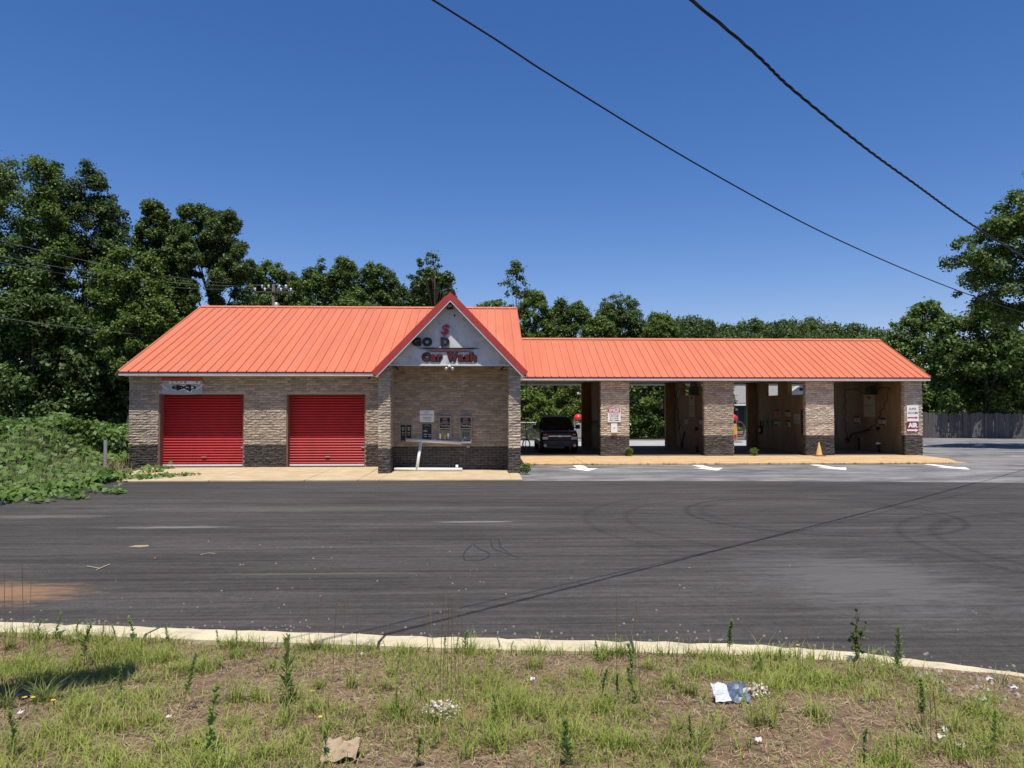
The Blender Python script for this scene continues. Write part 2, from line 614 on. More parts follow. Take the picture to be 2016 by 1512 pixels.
M['dark_green'] = mat("dark_green_wall", (0.035, 0.06, 0.055), 0.8, 0.2, 3)
M['green_slat'] = mat("green_slat", (0.07, 0.11, 0.095), 0.8, 0.2, 3)
M['stone'] = mat("grey_stone", (0.24, 0.22, 0.19), 0.95, 0.25, 3, 0.5, 15)
M['pale_stone'] = mat("pale_gravel", (0.42, 0.38, 0.33), 0.95, 0.3, 20, island=0.4)
M['tar'] = mat("tar", (0.028, 0.027, 0.026), 0.7, 0.2, 5)
M['wood_pole'] = mat("wood_pole", (0.09, 0.075, 0.06), 0.9, 0.2, 4)
M['wire'] = mat("wire_black", (0.018, 0.018, 0.02), 0.6, 0.1, 4)
M['pale_wire'] = mat("weathered_wire", (0.22, 0.23, 0.22), 0.5, 0.1, 4)
M['bark'] = mat("bark", (0.085, 0.065, 0.048), 0.95, 0.3, 6, 0.6, 20)
M['foil'] = mat("crumpled_foil", (0.58, 0.59, 0.62), 0.35, 0.1, 9, metal=0.25)
M['foil_blue'] = mat("blue_wrapper", (0.06, 0.09, 0.14), 0.35, 0.15, 9)
M['cardboard'] = mat("cardboard", (0.33, 0.25, 0.16), 0.9, 0.12, 8, 0.3, 30)
M['litter'] = mat("white_litter", (0.58, 0.56, 0.52), 0.7, 0.1, 8)
M['clover'] = mat("dried_white_flower", (0.56, 0.49, 0.37), 0.9, 0.25, 20, island=0.45)
M['yellow'] = mat("yellow_petal", (0.75, 0.52, 0.03), 0.6, 0.1, 8)
M['stem_dry'] = mat("dry_stem", (0.16, 0.11, 0.06), 0.9, 0.3, 8, island=0.3)
M['straw'] = mat("straw_blade", (0.33, 0.255, 0.15), 0.9, 0.3, 3, island=0.45)
M['grass'] = leaf_mat("green_grass_blade", (0.12, 0.165, 0.024), (0.40, 0.45, 0.10), 0.4, 0.65)
M['weed'] = leaf_mat("weed_leaf", (0.13, 0.20, 0.034), (0.30, 0.41, 0.10), 0.5)
M['leaf'] = leaf_mat("woodland_leaf", (0.034, 0.064, 0.012), (0.165, 0.245, 0.048), 0.36)
M['leaf_dark'] = leaf_mat("dark_vine_leaf", (0.026, 0.052, 0.012), (0.125, 0.190, 0.042), 0.32)
M['leaf_lime'] = leaf_mat("fresh_leaf", (0.055, 0.095, 0.014), (0.200, 0.280, 0.050), 0.36)
M['leaf_far'] = leaf_mat("hill_leaf", (0.032, 0.060, 0.015), (0.130, 0.190, 0.046), 0.30)
M['kudzu'] = leaf_mat("kudzu_leaf", (0.035, 0.080, 0.013), (0.175, 0.275, 0.055), 0.32, 0.45)
M['seed_grass'] = leaf_mat("seeding_grass", (0.20, 0.185, 0.085), (0.42, 0.38, 0.20), 0.3, 0.7)


# ------------------------------------------------------------------ lettering
TXT = {}


def text_mesh(s, size, ext, off):
    k = (s, round(size, 4), ext, off)
    if k not in TXT:
        c = bpy.data.curves.new("lettering", 'FONT')
        c.body = s
        c.size = size
        c.extrude = ext
        c.offset = off
        c.resolution_u = 3
        c.align_x = 'CENTER'
        c.align_y = 'CENTER'
        o = link(bpy.data.objects.new("lettering", c))
        dg = bpy.context.evaluated_depsgraph_get()
        me = bpy.data.meshes.new_from_object(o.evaluated_get(dg))
        bpy.data.objects.remove(o, do_unlink=True)
        co = np.empty(len(me.vertices) * 3, np.float32)
        me.vertices.foreach_get("co", co)
        TXT[k] = (me, co.reshape(-1, 3))
    return TXT[k]


def letters(name, s, loc, size, m, parent, w=None, h=None, ext=0.003, off=0.0, face='-y', shear=0.0):
    """text facing the camera side; w, h = wanted extent in metres"""
    me0, co = text_mesh(s, size, ext, off)
    c = co.copy()
    mn, mxx = c.min(0), c.max(0)
    c[:, :2] -= (mn[:2] + mxx[:2]) / 2
    if w:
        c[:, 0] *= w / (mxx[0] - mn[0])
    if h:
        c[:, 1] *= h / (mxx[1] - mn[1])
    c[:, 0] += shear * c[:, 1]
    me = me0.copy()
    me.name = name
    v = np.empty_like(c)
    if face == '-y':
        v[:, 0], v[:, 1], v[:, 2] = c[:, 0], -c[:, 2], c[:, 1]
    else:  # facing -x: text runs along -y
        v[:, 0], v[:, 1], v[:, 2] = -c[:, 2], -c[:, 0], c[:, 1]
    v += np.array(loc, np.float32)
    me.vertices.foreach_set("co", v.reshape(-1).astype(np.float32))
    me.materials.clear()
    me.materials.append(m)
    me.update()
    o = link(bpy.data.objects.new(name, me))
    return adopt(o, parent)


# ------------------------------------------------------------------ the ground
def sheet(name, pts, z, m, depth=0.0, parent=None):
    mb = MB()
    if depth:
        mb.prism_z(pts, z - depth, z)
    else:
        mb.poly([(x, y, z) for x, y in pts])
    o = mb.build(name, m, parent)
    return structure(o)


sheet("ground", [(-700, -300), (700, -300), (700, 900), (-700, 900)], -0.03, M['field'])
sheet("old_asphalt", [(1.0, 24.0), (60, 20.0), (60, 57.5), (22.0, 57.5), (22.0, 44.3), (21.0, 44.3), (21.0, 31.2), (1.0, 31.2)], 0.0, M['old_asphalt'])
sheet("rear_drive", [(-8, 44.9), (21.99, 44.9), (21.99, 53.4), (-8, 53.4)], -0.004, M['rear_drive'])
KERB = [(-14.0, 9.7), (-9.5, 9.32), (-5.59, 8.83), (-2.55, 8.36), (0.26, 7.98), (2.0, 7.80), (2.9, 7.66), (3.87, 7.36), (5.07, 6.72), (6.1, 5.9), (6.9, 4.8), (7.4, 3.5), (7.7, 2.0)]
KERB = [(x * 0.9456, y * 0.9456) for x, y in KERB]
lot = [(-14.2, 9.3)] + KERB[1:] + [(60, 2.0), (60, 20.2), (17.35, 23.1), (9.0, 24.05), (1.31, 24.36), (1.29, 24.50), (-12.38, 24.50), (-12.43, 23.1), (-11.92, 18.7), (-12.2, 14.0)]
lot_o = sheet("parking_lot_asphalt", lot, 0.022, M['asphalt'], 0.02)

# kerb: one mesh per cast length
kerb = thing("kerb", "", "")
del kerb["label"], kerb["category"]
kerb.name = "kerb"
structure(kerb)


def smooth_path(pts, step):
    """Catmull-Rom resample of a 2-D path"""
    P = [Vector((*p, 0)) for p in pts]
    out = []
    for i in range(len(P) - 1):
        p0, p1, p2, p3 = P[max(i - 1, 0)], P[i], P[i + 1], P[min(i + 2, len(P) - 1)]
        n = max(2, int((p2 - p1).length / step))
        for k in range(n):
            t = k / n
            out.append(0.5 * ((2 * p1) + (p2 - p0) * t + (2 * p0 - 5 * p1 + 4 * p2 - p3) * t * t + (3 * p1 - p0 - 3 * p2 + p3) * t ** 3))
    out.append(P[-1])
    return out


def kerb_run(pts, width, z0, z1, seg_len, side, parent, m=None):
    path = smooth_path(pts, 0.12)
    start = 0
    acc = 0.0
    for i in range(1, len(path)):
        acc += (path[i] - path[i - 1]).length
        if acc >= seg_len or i == len(path) - 1:
            seg = path[start:i + 1]
            mb = MB()
            rings = []
            for j, p in enumerate(seg):
                a = seg[min(j + 1, len(seg) - 1)] - seg[max(j - 1, 0)]
                a.normalize()
                if j == 0:
                    p = p + a * 0.016
                if j == len(seg) - 1:
                    p = p - a * 0.016
                nrm = Vector((a.y, -a.x, 0)) * side
                wob = rnd.uniform(-0.007, 0.007)
                hz = rnd.uniform(-0.006, 0.005) - (0.012 if rnd.random() < 0.06 else 0)
                prof = [(0, z0), (0.005 + wob, z1 - 0.035 + hz), (0.035 + wob, z1 + hz), (width - 0.03, z1 + hz * 0.5), (width + wob, z1 - 0.03), (width + wob, z0)]
                rings.append([(p.x + nrm.x * q, p.y + nrm.y * q, z) for q, z in prof])
            b = len(mb.v)
            k = len(rings[0])
            for r_ in rings:
                mb.v += r_
            for j in range(len(rings) - 1):
                for q in range(k):
                    q2 = (q + 1) % k
                    mb.f.append((b + j * k + q, b + j * k + q2, b + (j + 1) * k + q2, b + (j + 1) * k + q))
            mb.f.append(tuple(b + q for q in range(k)))
            mb.f.append(tuple(b + (len(rings) - 1) * k + q for q in range(k - 1, -1, -1)))
            mb.build("kerb_block", m or M['kerb'], parent)
            start = i
            acc = 0.0


kerb_run(KERB, 0.28, 0.0, 0.135, 2.4, 1, kerb)
kerb2 = bpy.data.objects.new("kerb", None)
link(kerb2)
structure(kerb2)
kerb_run([(-12.2, 13.0), (-12.0, 16.0), (-11.98, 18.7), (-12.3, 21.4), (-12.75, 23.6)], 0.22, 0.0, 0.13, 3.0, -1, kerb2)

# lawn sheet
mb = MB()
xs = np.linspace(-16, 9.5, 86)
kp = smooth_path(KERB, 0.2)
kx = np.array([p.x for p in kp])
ky = np.array([p.y for p in kp])


def kerb_y(x):
    o = np.argsort(kx)
    return np.interp(x, kx[o], ky[o])


rows = np.linspace(0, 1, 40)
grid = []
for t in rows:
    y1 = np.where(xs < 6.5, kerb_y(np.minimum(xs, 6.5)) - 0.27, kerb_y(6.5) - 0.27 - (xs - 6.5) * 1.6)
    y0 = -6.0
    yy = y0 + (y1 - y0) * (1 - (1 - t) ** 1.6)
    zz = lawn_z(xs, yy) + nrg.normal(0, 0.010, xs.shape)
    if t == 1:
        zz = lawn_z(xs, yy)
    grid.append(np.stack([xs, yy, zz], 1))
n = len(xs)
for g in grid:
    mb.v += [tuple(p) for p in g]
for j in range(len(rows) - 1):
    for i in range(n - 1):
        mb.f.append((j * n + i, j * n + i + 1, (j + 1) * n + i + 1, (j + 1) * n + i))
structure(mb.build("lawn_ground", M['soil'], None, True))

# apron in front of the garage doors and the porch: cast slabs with open joints
apron = MB().box(-13.2, 24.66, -0.05, 1.25, 29.98, 0.028).build("concrete_apron", M['concrete'])
structure(apron)


def slab(parent, pts, z, m):
    o = MB().prism_z(pts, -0.02, z).build("concrete_slab", m, parent)
    return o


xj = [-12.45, -9.0, -5.9, -4.15, -3.45, 0.92, 1.30]
for i in range(len(xj) - 1):
    a, b = xj[i] + 0.008, xj[i + 1] - 0.008
    bx = -13.4 if i == 0 else a
    yb = 29.93 if i < 3 else (26.96 if i in (3, 5) else 28.46)
    zz = 0.05 + rnd.uniform(-0.004, 0.004)
    slab(apron, [(a, 24.58), (b, 24.55 + rnd.uniform(-0.015, 0.015)), (b, yb), (bx, yb)], zz, M['concrete'])
ap2 = MB().box(1.62, 31.25, -0.05, 21.0, 36.0, 0.025).build("bay_apron", M['clay_concrete'])
structure(ap2)
xj = [1.60, 4.3, 7.9, 11.6, 15.3, 18.6, 21.2]
for i in range(len(xj) - 1):
    a, b = xj[i] + 0.008, xj[i + 1] - 0.008
    yr = 35.98
    p = [(a, 31.1), (b, 31.1), (b, yr), (a, yr)]
    if i == len(xj) - 2:
        p = [(a, 31.1), (20.6, 31.2), (21.6, 33.5), (21.7, yr), (a, yr)]
    slab(ap2, p, 0.05 + rnd.uniform(-0.003, 0.003), M['clay_concrete'])
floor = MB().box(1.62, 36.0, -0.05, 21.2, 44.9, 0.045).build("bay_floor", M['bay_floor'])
structure(floor)


def arrow(cx, y0, y1, sk=0.0):
    w, hw = 0.22, 0.62
    ym = y0 + (y1 - y0) * 0.45
    z = 0.004
    mb = MB()
    mb.poly([(cx - w, y1, z), (cx - w + sk, ym, z), (cx + w + sk, ym, z), (cx + w, y1, z)][::1])
    mb.poly([(cx - hw + sk, ym, z), (cx + sk * 2, y0, z), (cx + hw + sk, ym, z)])
    o = mb.build("painted_arrow", M['white_paint'], bpy.data.objects["old_asphalt"])
    return o


for cx in (3.95, 9.0, 14.05, 19.0):
    arrow(cx, 28.2, 30.9, 0.02)


# ------------------------------------------------------------------ the car wash building
BLD = thing("car_wash_building", "long tan brick self-service car wash with bright salmon red metal roof and pointed gable porch", "building", (-4, 30, 0))

EAVE_Y, EAVE_Z, RIDGE_Y, RIDGE_Z = 29.52, 3.87, 37.9, 7.55
SL = (RIDGE_Z - EAVE_Z) / (RIDGE_Y - EAVE_Y)
WE_Y, WE_Z, WR_Y, WR_Z = 35.58, 3.92, 40.2, 6.18
WSL = (WR_Z - WE_Z) / (WR_Y - WE_Y)
X0, X1 = -14.14, 1.42
COURSE = 0.0995
part_bricks = {"n": 0}


class Face:
    """a brick-faced plane: origin, direction along the wall, outward normal"""

    def __init__(s, org, ud, nrm):
        s.o, s.u, s.n = Vector(org), Vector(ud), Vector(nrm)

    def p(s, u, z, out):
        q = s.o + s.u * u + s.n * out
        return (q.x, q.y, q.z + z)


def one_brick(mb, fc, u0, u1, z0, z1, rough):
    um = (u0 + u1) / 2 + rnd.uniform(-0.03, 0.03) * (u1 - u0) * 4
    um = min(max(um, u0 + 0.02), u1 - 0.02) if u1 - u0 > 0.06 else (u0 + u1) / 2
    b = len(mb.v)
    base = rnd.uniform(0.008, 0.016)
    for z in (z0, z1):
        for u in (u0, um, u1):
            mb.v.append(fc.p(u, z + (rnd.uniform(-0.009, 0.009) * rough), base + rnd.uniform(-0.007, 0.020) * rough))
    # middle row bulge
    zm = (z0 + z1) / 2 + rnd.uniform(-0.018, 0.018)
    for u in (u0, um, u1):
        mb.v.append(fc.p(u, zm, base + rnd.uniform(0.002, 0.034) * rough))
    for z in (z0, z1):
        for u in (u0, u1):
            mb.v.append(fc.p(u, z, -0.02))
    f = [(0, 1, 7, 6), (1, 2, 8, 7), (6, 7, 4, 3), (7, 8, 5, 4), (3, 4, 5, 12, 11), (2, 1, 0, 9, 10), (0, 6, 3, 11, 9), (2, 10, 12, 5, 8)]
    mb.f += [tuple(b + i for i in q) for q in f]


def brick_face(parent, fc, length, z_top, openings=(), single=False, dark_to=0.93, zb=0.05, ulen=0.285, rough=1.0):
    tan, dk = MB(), MB()
    z = zb
    row = 0
    while z < z_top - 0.03:
        z1 = min(z + COURSE - 0.012, z_top)
        segs = [(0.0, length)]
        for (a, b, c, d) in openings:
            if z1 > c and z < d:
                ns = []
                for (p, q) in segs:
                    if b <= p or a >= q:
                        ns.append((p, q))
                    else:
                        if a > p:
                            ns.append((p, a))
                        if b < q:
                            ns.append((b, q))
                segs = ns
        for (p, q) in segs:
            off = (ulen / 2 if row % 2 else 0.0)
            k = math.floor((p - off) / ulen)
            u = off + k * ulen
            while u < q - 0.02:
                a, b = max(u, p), min(u + ulen - 0.012, q)
                if b - a > 0.04:
                    dark = z < dark_to
                    if single and part_bricks["n"] < 300:
                        m1 = MB()
                        one_brick(m1, fc, a, b, z, z1, rough)
                        m1.build("brick", M['dark_brick'] if dark else M['brick'], parent)
                        part_bricks["n"] += 1
                    else:
                        one_brick(dk if dark else tan, fc, a, b, z, z1, rough)
                u += ulen
        z += COURSE
        row += 1
    if tan.v:
        stuff(tan.build("brickwork", M['brick'], parent))
    if dk.v:
        stuff(dk.build("dark_brickwork", M['dark_brick'], parent))


# --- main block
D1, D2, DTOP = (-12.99, -9.62), (-7.93, -4.77), 2.97
wall = MB()
for a, b, c, d in ((X0, D1[0], 0, 3.80), (D1[0], D1[1], DTOP, 3.80), (D1[1], D2[0], 0, 3.80), (D2[0], D2[1], DTOP, 3.80), (D2[1], -3.82, 0, 3.80)):
    wall.box(a, 30.0, c, b, 30.3, d)
wall.box(X0, 30.301, 0, X0 + 0.25, 46.0, 3.80)
wall.box(X0 + 0.251, 45.75, 0, X1, 46.0, 3.80)
wall.box(X1 - 0.25, 28.9, 0, X1, 45.749, 3.80)
# gable ends
for xa, xb in ((X0, X0 + 0.2), (X1 - 0.2, X1)):
    wall.prism_x([(30.35, 3.80), (45.6, 3.80), (RIDGE_Y, RIDGE_Z - 0.32)], xa, xb)
front_wall = wall.build("front_wall", M['mortar'], BLD)
fF = Face((X0, 30.0, 0), (1, 0, 0), (0, -1, 0))
ops = [(D1[0] - X0, D1[1] - X0, 0, DTOP), (D2[0] - X0, D2[1] - X0, 0, DTOP)]
brick_face(front_wall, fF, -3.84 - X0, 3.78, ops)
# door reveals (the left one of each shows)
for dx in (D1, D2):
    MB().box(dx[0] + 0.002, 30.03, 0.03, dx[0] + 0.05, 30.45, DTOP).box(dx[1] - 0.05, 30.03, 0.03, dx[1] - 0.002, 30.45, DTOP).box(dx[0] + 0.052, 30.03, DTOP - 0.04, dx[1] - 0.052, 30.45, DTOP - 0.002).build("door_jamb", M['jamb'], BLD)
    door = bpy.data.objects.new("roll_up_door", None)
    link(door)
    adopt(door, BLD)
    xa, xb = dx[0] + 0.052, dx[1] - 0.052
    yd = 30.36
    MB().box(xa, yd + 0.04, 0.04, xb, yd + 0.06, DTOP - 0.045).build("door_curtain", M['dark_trim'], door)
    ns = 26
    zb, zt = 0.13, DTOP - 0.05
    h = (zt - zb) / ns
    base_me = None
    for i in range(ns):
        z = zb + i * h
        if base_me is None:
            m1 = MB()
            prof = [(0.038, 0.0), (0.016, 0.10), (-0.008, 0.30), (-0.014, 0.52), (0.002, 0.78), (0.036, 0.99)]
            m1.v = []
            for x in (xa, xb):
                for dy, t in prof:
                    m1.v.append((x, yd + dy, t * h))
            k = len(prof)
            for j in range(k - 1):
                m1.f.append((j, k + j, k + j + 1, j + 1))
            o = m1.build("slat", M['door_red'], door)
            base_me = o.data
        else:
            o = link(bpy.data.objects.new("slat", base_me))
            adopt(o, door)
        o.location.z = z
    xm = (xa + xb) / 2
    MB().box(xm - 0.09, yd - 0.05, 0.42, xm + 0.09, yd - 0.028, 0.45).build("lift_handle", M['steel'], door)
    MB().box(xb - 0.16, yd - 0.045, 0.78, xb - 0.04, yd - 0.015, 0.86).build("slide_bolt", M['steel'], door)
    MB().box(xa, yd - 0.03, 0.055, xb, yd + 0.02, 0.125).build("bottom_bar", M['white'], door, bevel=0.006)

# --- roofs: deck, ribbed panels, ridge cap, trims


def slope_pt(x, t, e, r, lift=0.0):
    """t 0 at eave .. 1 at ridge"""
    y = e[0] + (r[0] - e[0]) * t
    z = e[1] + (r[1] - e[1]) * t
    d = Vector((0, r[0] - e[0], r[1] - e[1])).normalized()
    nrm = Vector((0, -d.z, d.y))
    if nrm.z < 0:
        nrm = -nrm
    return (x, y + nrm.y * lift, z + nrm.z * lift)


def ribbed_roof(name, xa, xb, e, r, rear_y, pitch=0.385, trims=True):
    roof = bpy.data.objects.new(name, None)
    link(roof)
    adopt(roof, BLD)
    re = (rear_y, e[1])
    dk = MB()
    dk.prism_x([(e[0] + 0.01, e[1] - 0.17), (r[0], r[1] - 0.17), (re[0] - 0.01, re[1] - 0.17), (re[0] - 0.01, re[1] - 0.02), (r[0], r[1] - 0.02), (e[0] + 0.01, e[1] - 0.02)], xa + 0.01, xb - 0.01)
    dk.build("roof_deck", M['fascia'], roof)
    n = round((xb - xa) / pitch)
    w = (xb - xa) / n
    prof = [(0, 0.0), (0.010, 0.045), (0.036, 0.045), (0.050, 0.0), (w * 0.37, 0.0), (w * 0.37 + 0.012, 0.007), (w * 0.37 + 0.034, 0.007), (w * 0.37 + 0.046, 0.0), (w * 0.68, 0.0), (w * 0.68 + 0.012, 0.007), (w * 0.68 + 0.034, 0.007), (w * 0.68 + 0.046, 0.0), (w, 0.0)]
    mb = MB()
    k = len(prof)
    for t in (-0.006, 1.0):
        for px, pz in prof:
            mb.v.append(slope_pt(px, t, e, r, pz))
    for t in (-0.006, 1.0):
        for px, pz in prof:
            mb.v.append(slope_pt(px, t, e, r, pz - 0.012))
    for j in range(k - 1):
        mb.f.append((j, j + 1, k + j + 1, k + j))
        mb.f.append((j + 1, j, 2 * k + j, 2 * k + j + 1))
    o0 = mb.build("roof_panel", M['roof'], roof)
    o0.location.x = xa
    for i in range(1, n):
        o = link(bpy.data.objects.new("roof_panel", o0.data))
        adopt(o, roof)
        o.location.x = xa + i * w
    # rear slope as sheets of the same metal
    mb = MB()
    for px in np.arange(xa, xb - 0.01, w):
        for a, b, lz in ((px, px + 0.05, 0.03), (px + 0.05, min(px + w, xb), 0.0)):
            mb.quad(slope_pt(a, 0, re, r, lz), slope_pt(b, 0, re, r, lz), slope_pt(b, 1, re, r, lz), slope_pt(a, 1, re, r, lz))
    mb.build("rear_slope", M['roof'], roof)
    # ridge cap
    mb = MB()
    for (ea, s) in ((e, -1), (re, 1)):
        t0 = 1 - 0.17 / abs(r[0] - ea[0])
        mb.quad(slope_pt(xa - 0.01, t0, ea, r, 0.042), slope_pt(xb + 0.01, t0, ea, r, 0.042), (xb + 0.01, r[0], r[1] + 0.06), (xa - 0.01, r[0], r[1] + 0.06))
    mb.build("ridge_cap", M['roof'], roof)
    # eave drip edge (dark red) and white fascia
    MB().box(xa - 0.005, e[0] - 0.03, e[1] - 0.065, xb + 0.005, e[0] + 0.005, e[1] - 0.012).build("drip_edge", M['dark_trim'], roof)
    MB().box(xa, e[0] - 0.012, e[1] - 0.175, xb, e[0] + 0.008, e[1] - 0.067).build("fascia_board", M['fascia'], roof)
    # rakes
    for xs_, sgn in ((xa, -1), (xb, 1)):
        mb = MB()
        for ea in (e, re):
            a0, a1 = slope_pt(0, -0.004, ea, r, 0.045), (0, r[0], r[1] + 0.045)
            b0, b1 = slope_pt(0, -0.004, ea, r, -0.12), (0, r[0], r[1] - 0.12)
            xo = xs_ + sgn * 0.022
            xi = xs_ + sgn * 0.002
            mb.hexa([(xi, b0[1], b0[2]), (xo, b0[1], b0[2]), (xo, b1[1], b1[2]), (xi, b1[1], b1[2]), (xi, a0[1], a0[2]), (xo, a0[1], a0[2]), (xo, a1[1], a1[2]), (xi, a1[1], a1[2])])
        mb.build("rake_trim", M['roof'], roof)
    return roof


main_roof = ribbed_roof("main_roof", -14.36, 1.69, (EAVE_Y, EAVE_Z), (RIDGE_Y, RIDGE_Z), 2 * RIDGE_Y - EAVE_Y)
wing_roof = ribbed_roof("wing_roof", 1.72, 22.07, (WE_Y, WE_Z), (WR_Y, WR_Z), 2 * WR_Y - WE_Y)
# soffits
MB().box(X0, EAVE_Y + 0.02, 3.66, -4.0, 29.985, 3.69).build("soffit", M['soffit'], BLD)
MB().box(1.62, WE_Y + 0.02, 3.72, 21.9, 35.99, 3.745).build("soffit", M['soffit'], BLD)

# --- gable porch
GX, GY, AP_Z, GE_Z, GL, GR = -1.213, 26.58, 6.60, 3.72, -3.98, 1.555
PYF = 27.0
for xa, xb in ((-3.83, -3.41), (0.93, 1.35)):
    pil = MB().box(xa, PYF, 0, xb, PYF + 0.42, 3.95).build("porch_pillar", M['mortar'], BLD)
    brick_face(pil, Face((xa, PYF, 0), (1, 0, 0), (0, -1, 0)), xb - xa, 3.9, single=True)
    if xa < 0:
        brick_face(pil, Face((xb, PYF, 0), (0, 1, 0), (1, 0, 0)), 0.42, 3.9)
    else:
        brick_face(pil, Face((xa, PYF + 0.42, 0), (0, -1, 0), (-1, 0, 0)), 0.42, 3.9)
pw = MB().box(-3.44, 28.5, 0, 0.96, 28.8, 4.12).box(-3.83, 27.42, 0, -3.45, 30.0, 3.98).box(0.97, 27.42, 0, 1.35, 28.9, 3.98).build("porch_wall", M['mortar'], BLD)
brick_face(pw, Face((-3.44, 28.5, 0), (1, 0, 0), (0, -1, 0)), 4.40, 4.10, single=True, rough=0.55)
brick_face(pw, Face((-3.45, 27.42, 0), (0, 1, 0), (1, 0, 0)), 1.07, 3.96, rough=0.6)
MB().box(-3.45, 27.205, 4.125, 0.97, 28.8, 4.16).build("porch_ceiling", M['soffit'], BLD)
MB().box(-3.82, 26.975, 3.955, 1.34, 27.02, 4.02).build("porch_beam_trim", M['fascia'], BLD, bevel=0.005)
gs = (AP_Z - GE_Z) / (GX - GL)
zin = 0.20


def gz(x):
    return AP_Z - gs * abs(x - GX)


gw = MB()
hx = (AP_Z - zin - 4.021) / gs
gw.prism([(GX - hx, 4.021), (GX + hx, 4.021), (GX, AP_Z - zin)], 27.0, 27.2)
gw.build("gable_wall", M['stucco'], BLD)
gr_ = bpy.data.objects.new("gable_roof", None)
link(gr_)
adopt(gr_, BLD)
Y_END = 36.6
for sgn, xe in ((-1, GL), (1, GR)):
    # deck
    mb = MB()
    pts = [(xe, GE_Z), (GX, AP_Z), (GX, AP_Z - 0.16), (xe, GE_Z - 0.16)]
    if sgn > 0:
        pts = pts[::-1]
    yb_at = lambda z: EAVE_Y + max(0.0, (z - EAVE_Z)) / SL + 0.35
    y_lo, y_hi = yb_at(GE_Z), yb_at(AP_Z)
    mb.hexa([(xe, GY + 0.03, GE_Z - 0.16), (GX, GY + 0.03, AP_Z - 0.16), (GX, y_hi, AP_Z - 0.16), (xe, y_lo, GE_Z - 0.16),
             (xe, GY + 0.03, GE_Z - 0.012), (GX, GY + 0.03, AP_Z - 0.012), (GX, y_hi, AP_Z - 0.012), (xe, y_lo, GE_Z - 0.012)])
    mb.build("roof_deck", M['soffit'], gr_)
    # panels run from eave to ridge, side by side along y
    w = 0.41
    nn = int((y_hi - GY) / w) + 1
    nv = Vector((sgn * gs, 0, 1)).normalized()
    for i in range(nn):
        ya = GY + i * w
        ym = ya + w
        # lowest z where the panel is above the main roof
        zl = max(GE_Z, EAVE_Z + SL * (ym - EAVE_Y) - 0.05) if ym > EAVE_Y else GE_Z
        if zl > AP_Z - 0.1:
            break
        xl = GX + sgn * (AP_Z - zl) / gs
        mb = MB()
        for a, b, lz in ((ya, ya + 0.045, 0.032), (ya + 0.045, ym, 0.004)):
            q = [(xl, a, zl), (xl, b, zl), (GX, b, AP_Z), (GX, a, AP_Z)]
            q = [(p[0] + nv.x * lz, p[1], p[2] + nv.z * lz) for p in q]
            mb.quad(*(q if sgn > 0 else q[::-1]))
        mb.build("roof_panel", M['roof'], gr_)
    # rake board, red, with a thin dark under-edge
    d = Vector((GX - xe, 0, AP_Z - GE_Z)).normalized()
    dn = Vector((-d.z * 0, 0, 0))
    perp = Vector((-d.z, 0, d.x)) if sgn < 0 else Vector((d.z, 0, -d.x))
    if perp.z > 0:
        perp = -perp
    a = Vector((xe, 0, GE_Z)) - perp * 0.04 - d * 0.03
    b = Vector((GX, 0, AP_Z)) + Vector((0, 0, 0.04 / abs(d.x)))
    a2, b2 = a + perp * 0.22, b + Vector((0, 0, -0.22 / abs(d.x)))
    mb = MB()
    mb.hexa([(a2.x, GY, a2.z), (b2.x, GY, b2.z), (b2.x, GY + 0.03, b2.z), (a2.x, GY + 0.03, a2.z), (a.x, GY, a.z), (b.x, GY, b.z), (b.x, GY + 0.03, b.z), (a.x, GY + 0.03, a.z)])
    mb.build("rake_trim", M['trim_red'], gr_)
    a3, b3 = a2 + perp * 0.05, b2 + Vector((0, 0, -0.05 / abs(d.x)))
    MB().hexa([(a3.x, GY + 0.012, a3.z), (b3.x, GY + 0.012, b3.z), (b3.x, GY + 0.03, b3.z), (a3.x, GY + 0.03, a3.z), (a2.x, GY + 0.012, a2.z), (b2.x, GY + 0.012, b2.z), (b2.x, GY + 0.03, b2.z), (a2.x, GY + 0.03, a2.z)]).build("rake_board", M['fascia'], gr_)
    # boxed return at the eave corner
    xc = -3.84 if sgn < 0 else 1.36
    MB().prism([(xe + sgn * -0.03, GE_Z - 0.17), (xc, GE_Z - 0.17), (xc, gz(xc) - 0.30)] if sgn > 0 else [(xe + 0.03, GE_Z - 0.17), (xc, gz(xc) - 0.30), (xc, GE_Z - 0.17)][::-1], GY + 0.04, 29.4).build("eave_return", M['white'], gr_)
# ridge cap of the gable
mb = MB()
for sgn in (-1, 1):
    q = [(GX, GY - 0.02, AP_Z + 0.075), (GX, 36.0, AP_Z + 0.075), (GX + sgn * 0.16, 36.0, AP_Z + 0.075 - 0.16 * gs), (GX + sgn * 0.16, GY - 0.02, AP_Z + 0.075 - 0.16 * gs)]
    mb.quad(*(q if sgn > 0 else q[::-1]))
mb.build("ridge_cap", M['trim_red'], gr_)

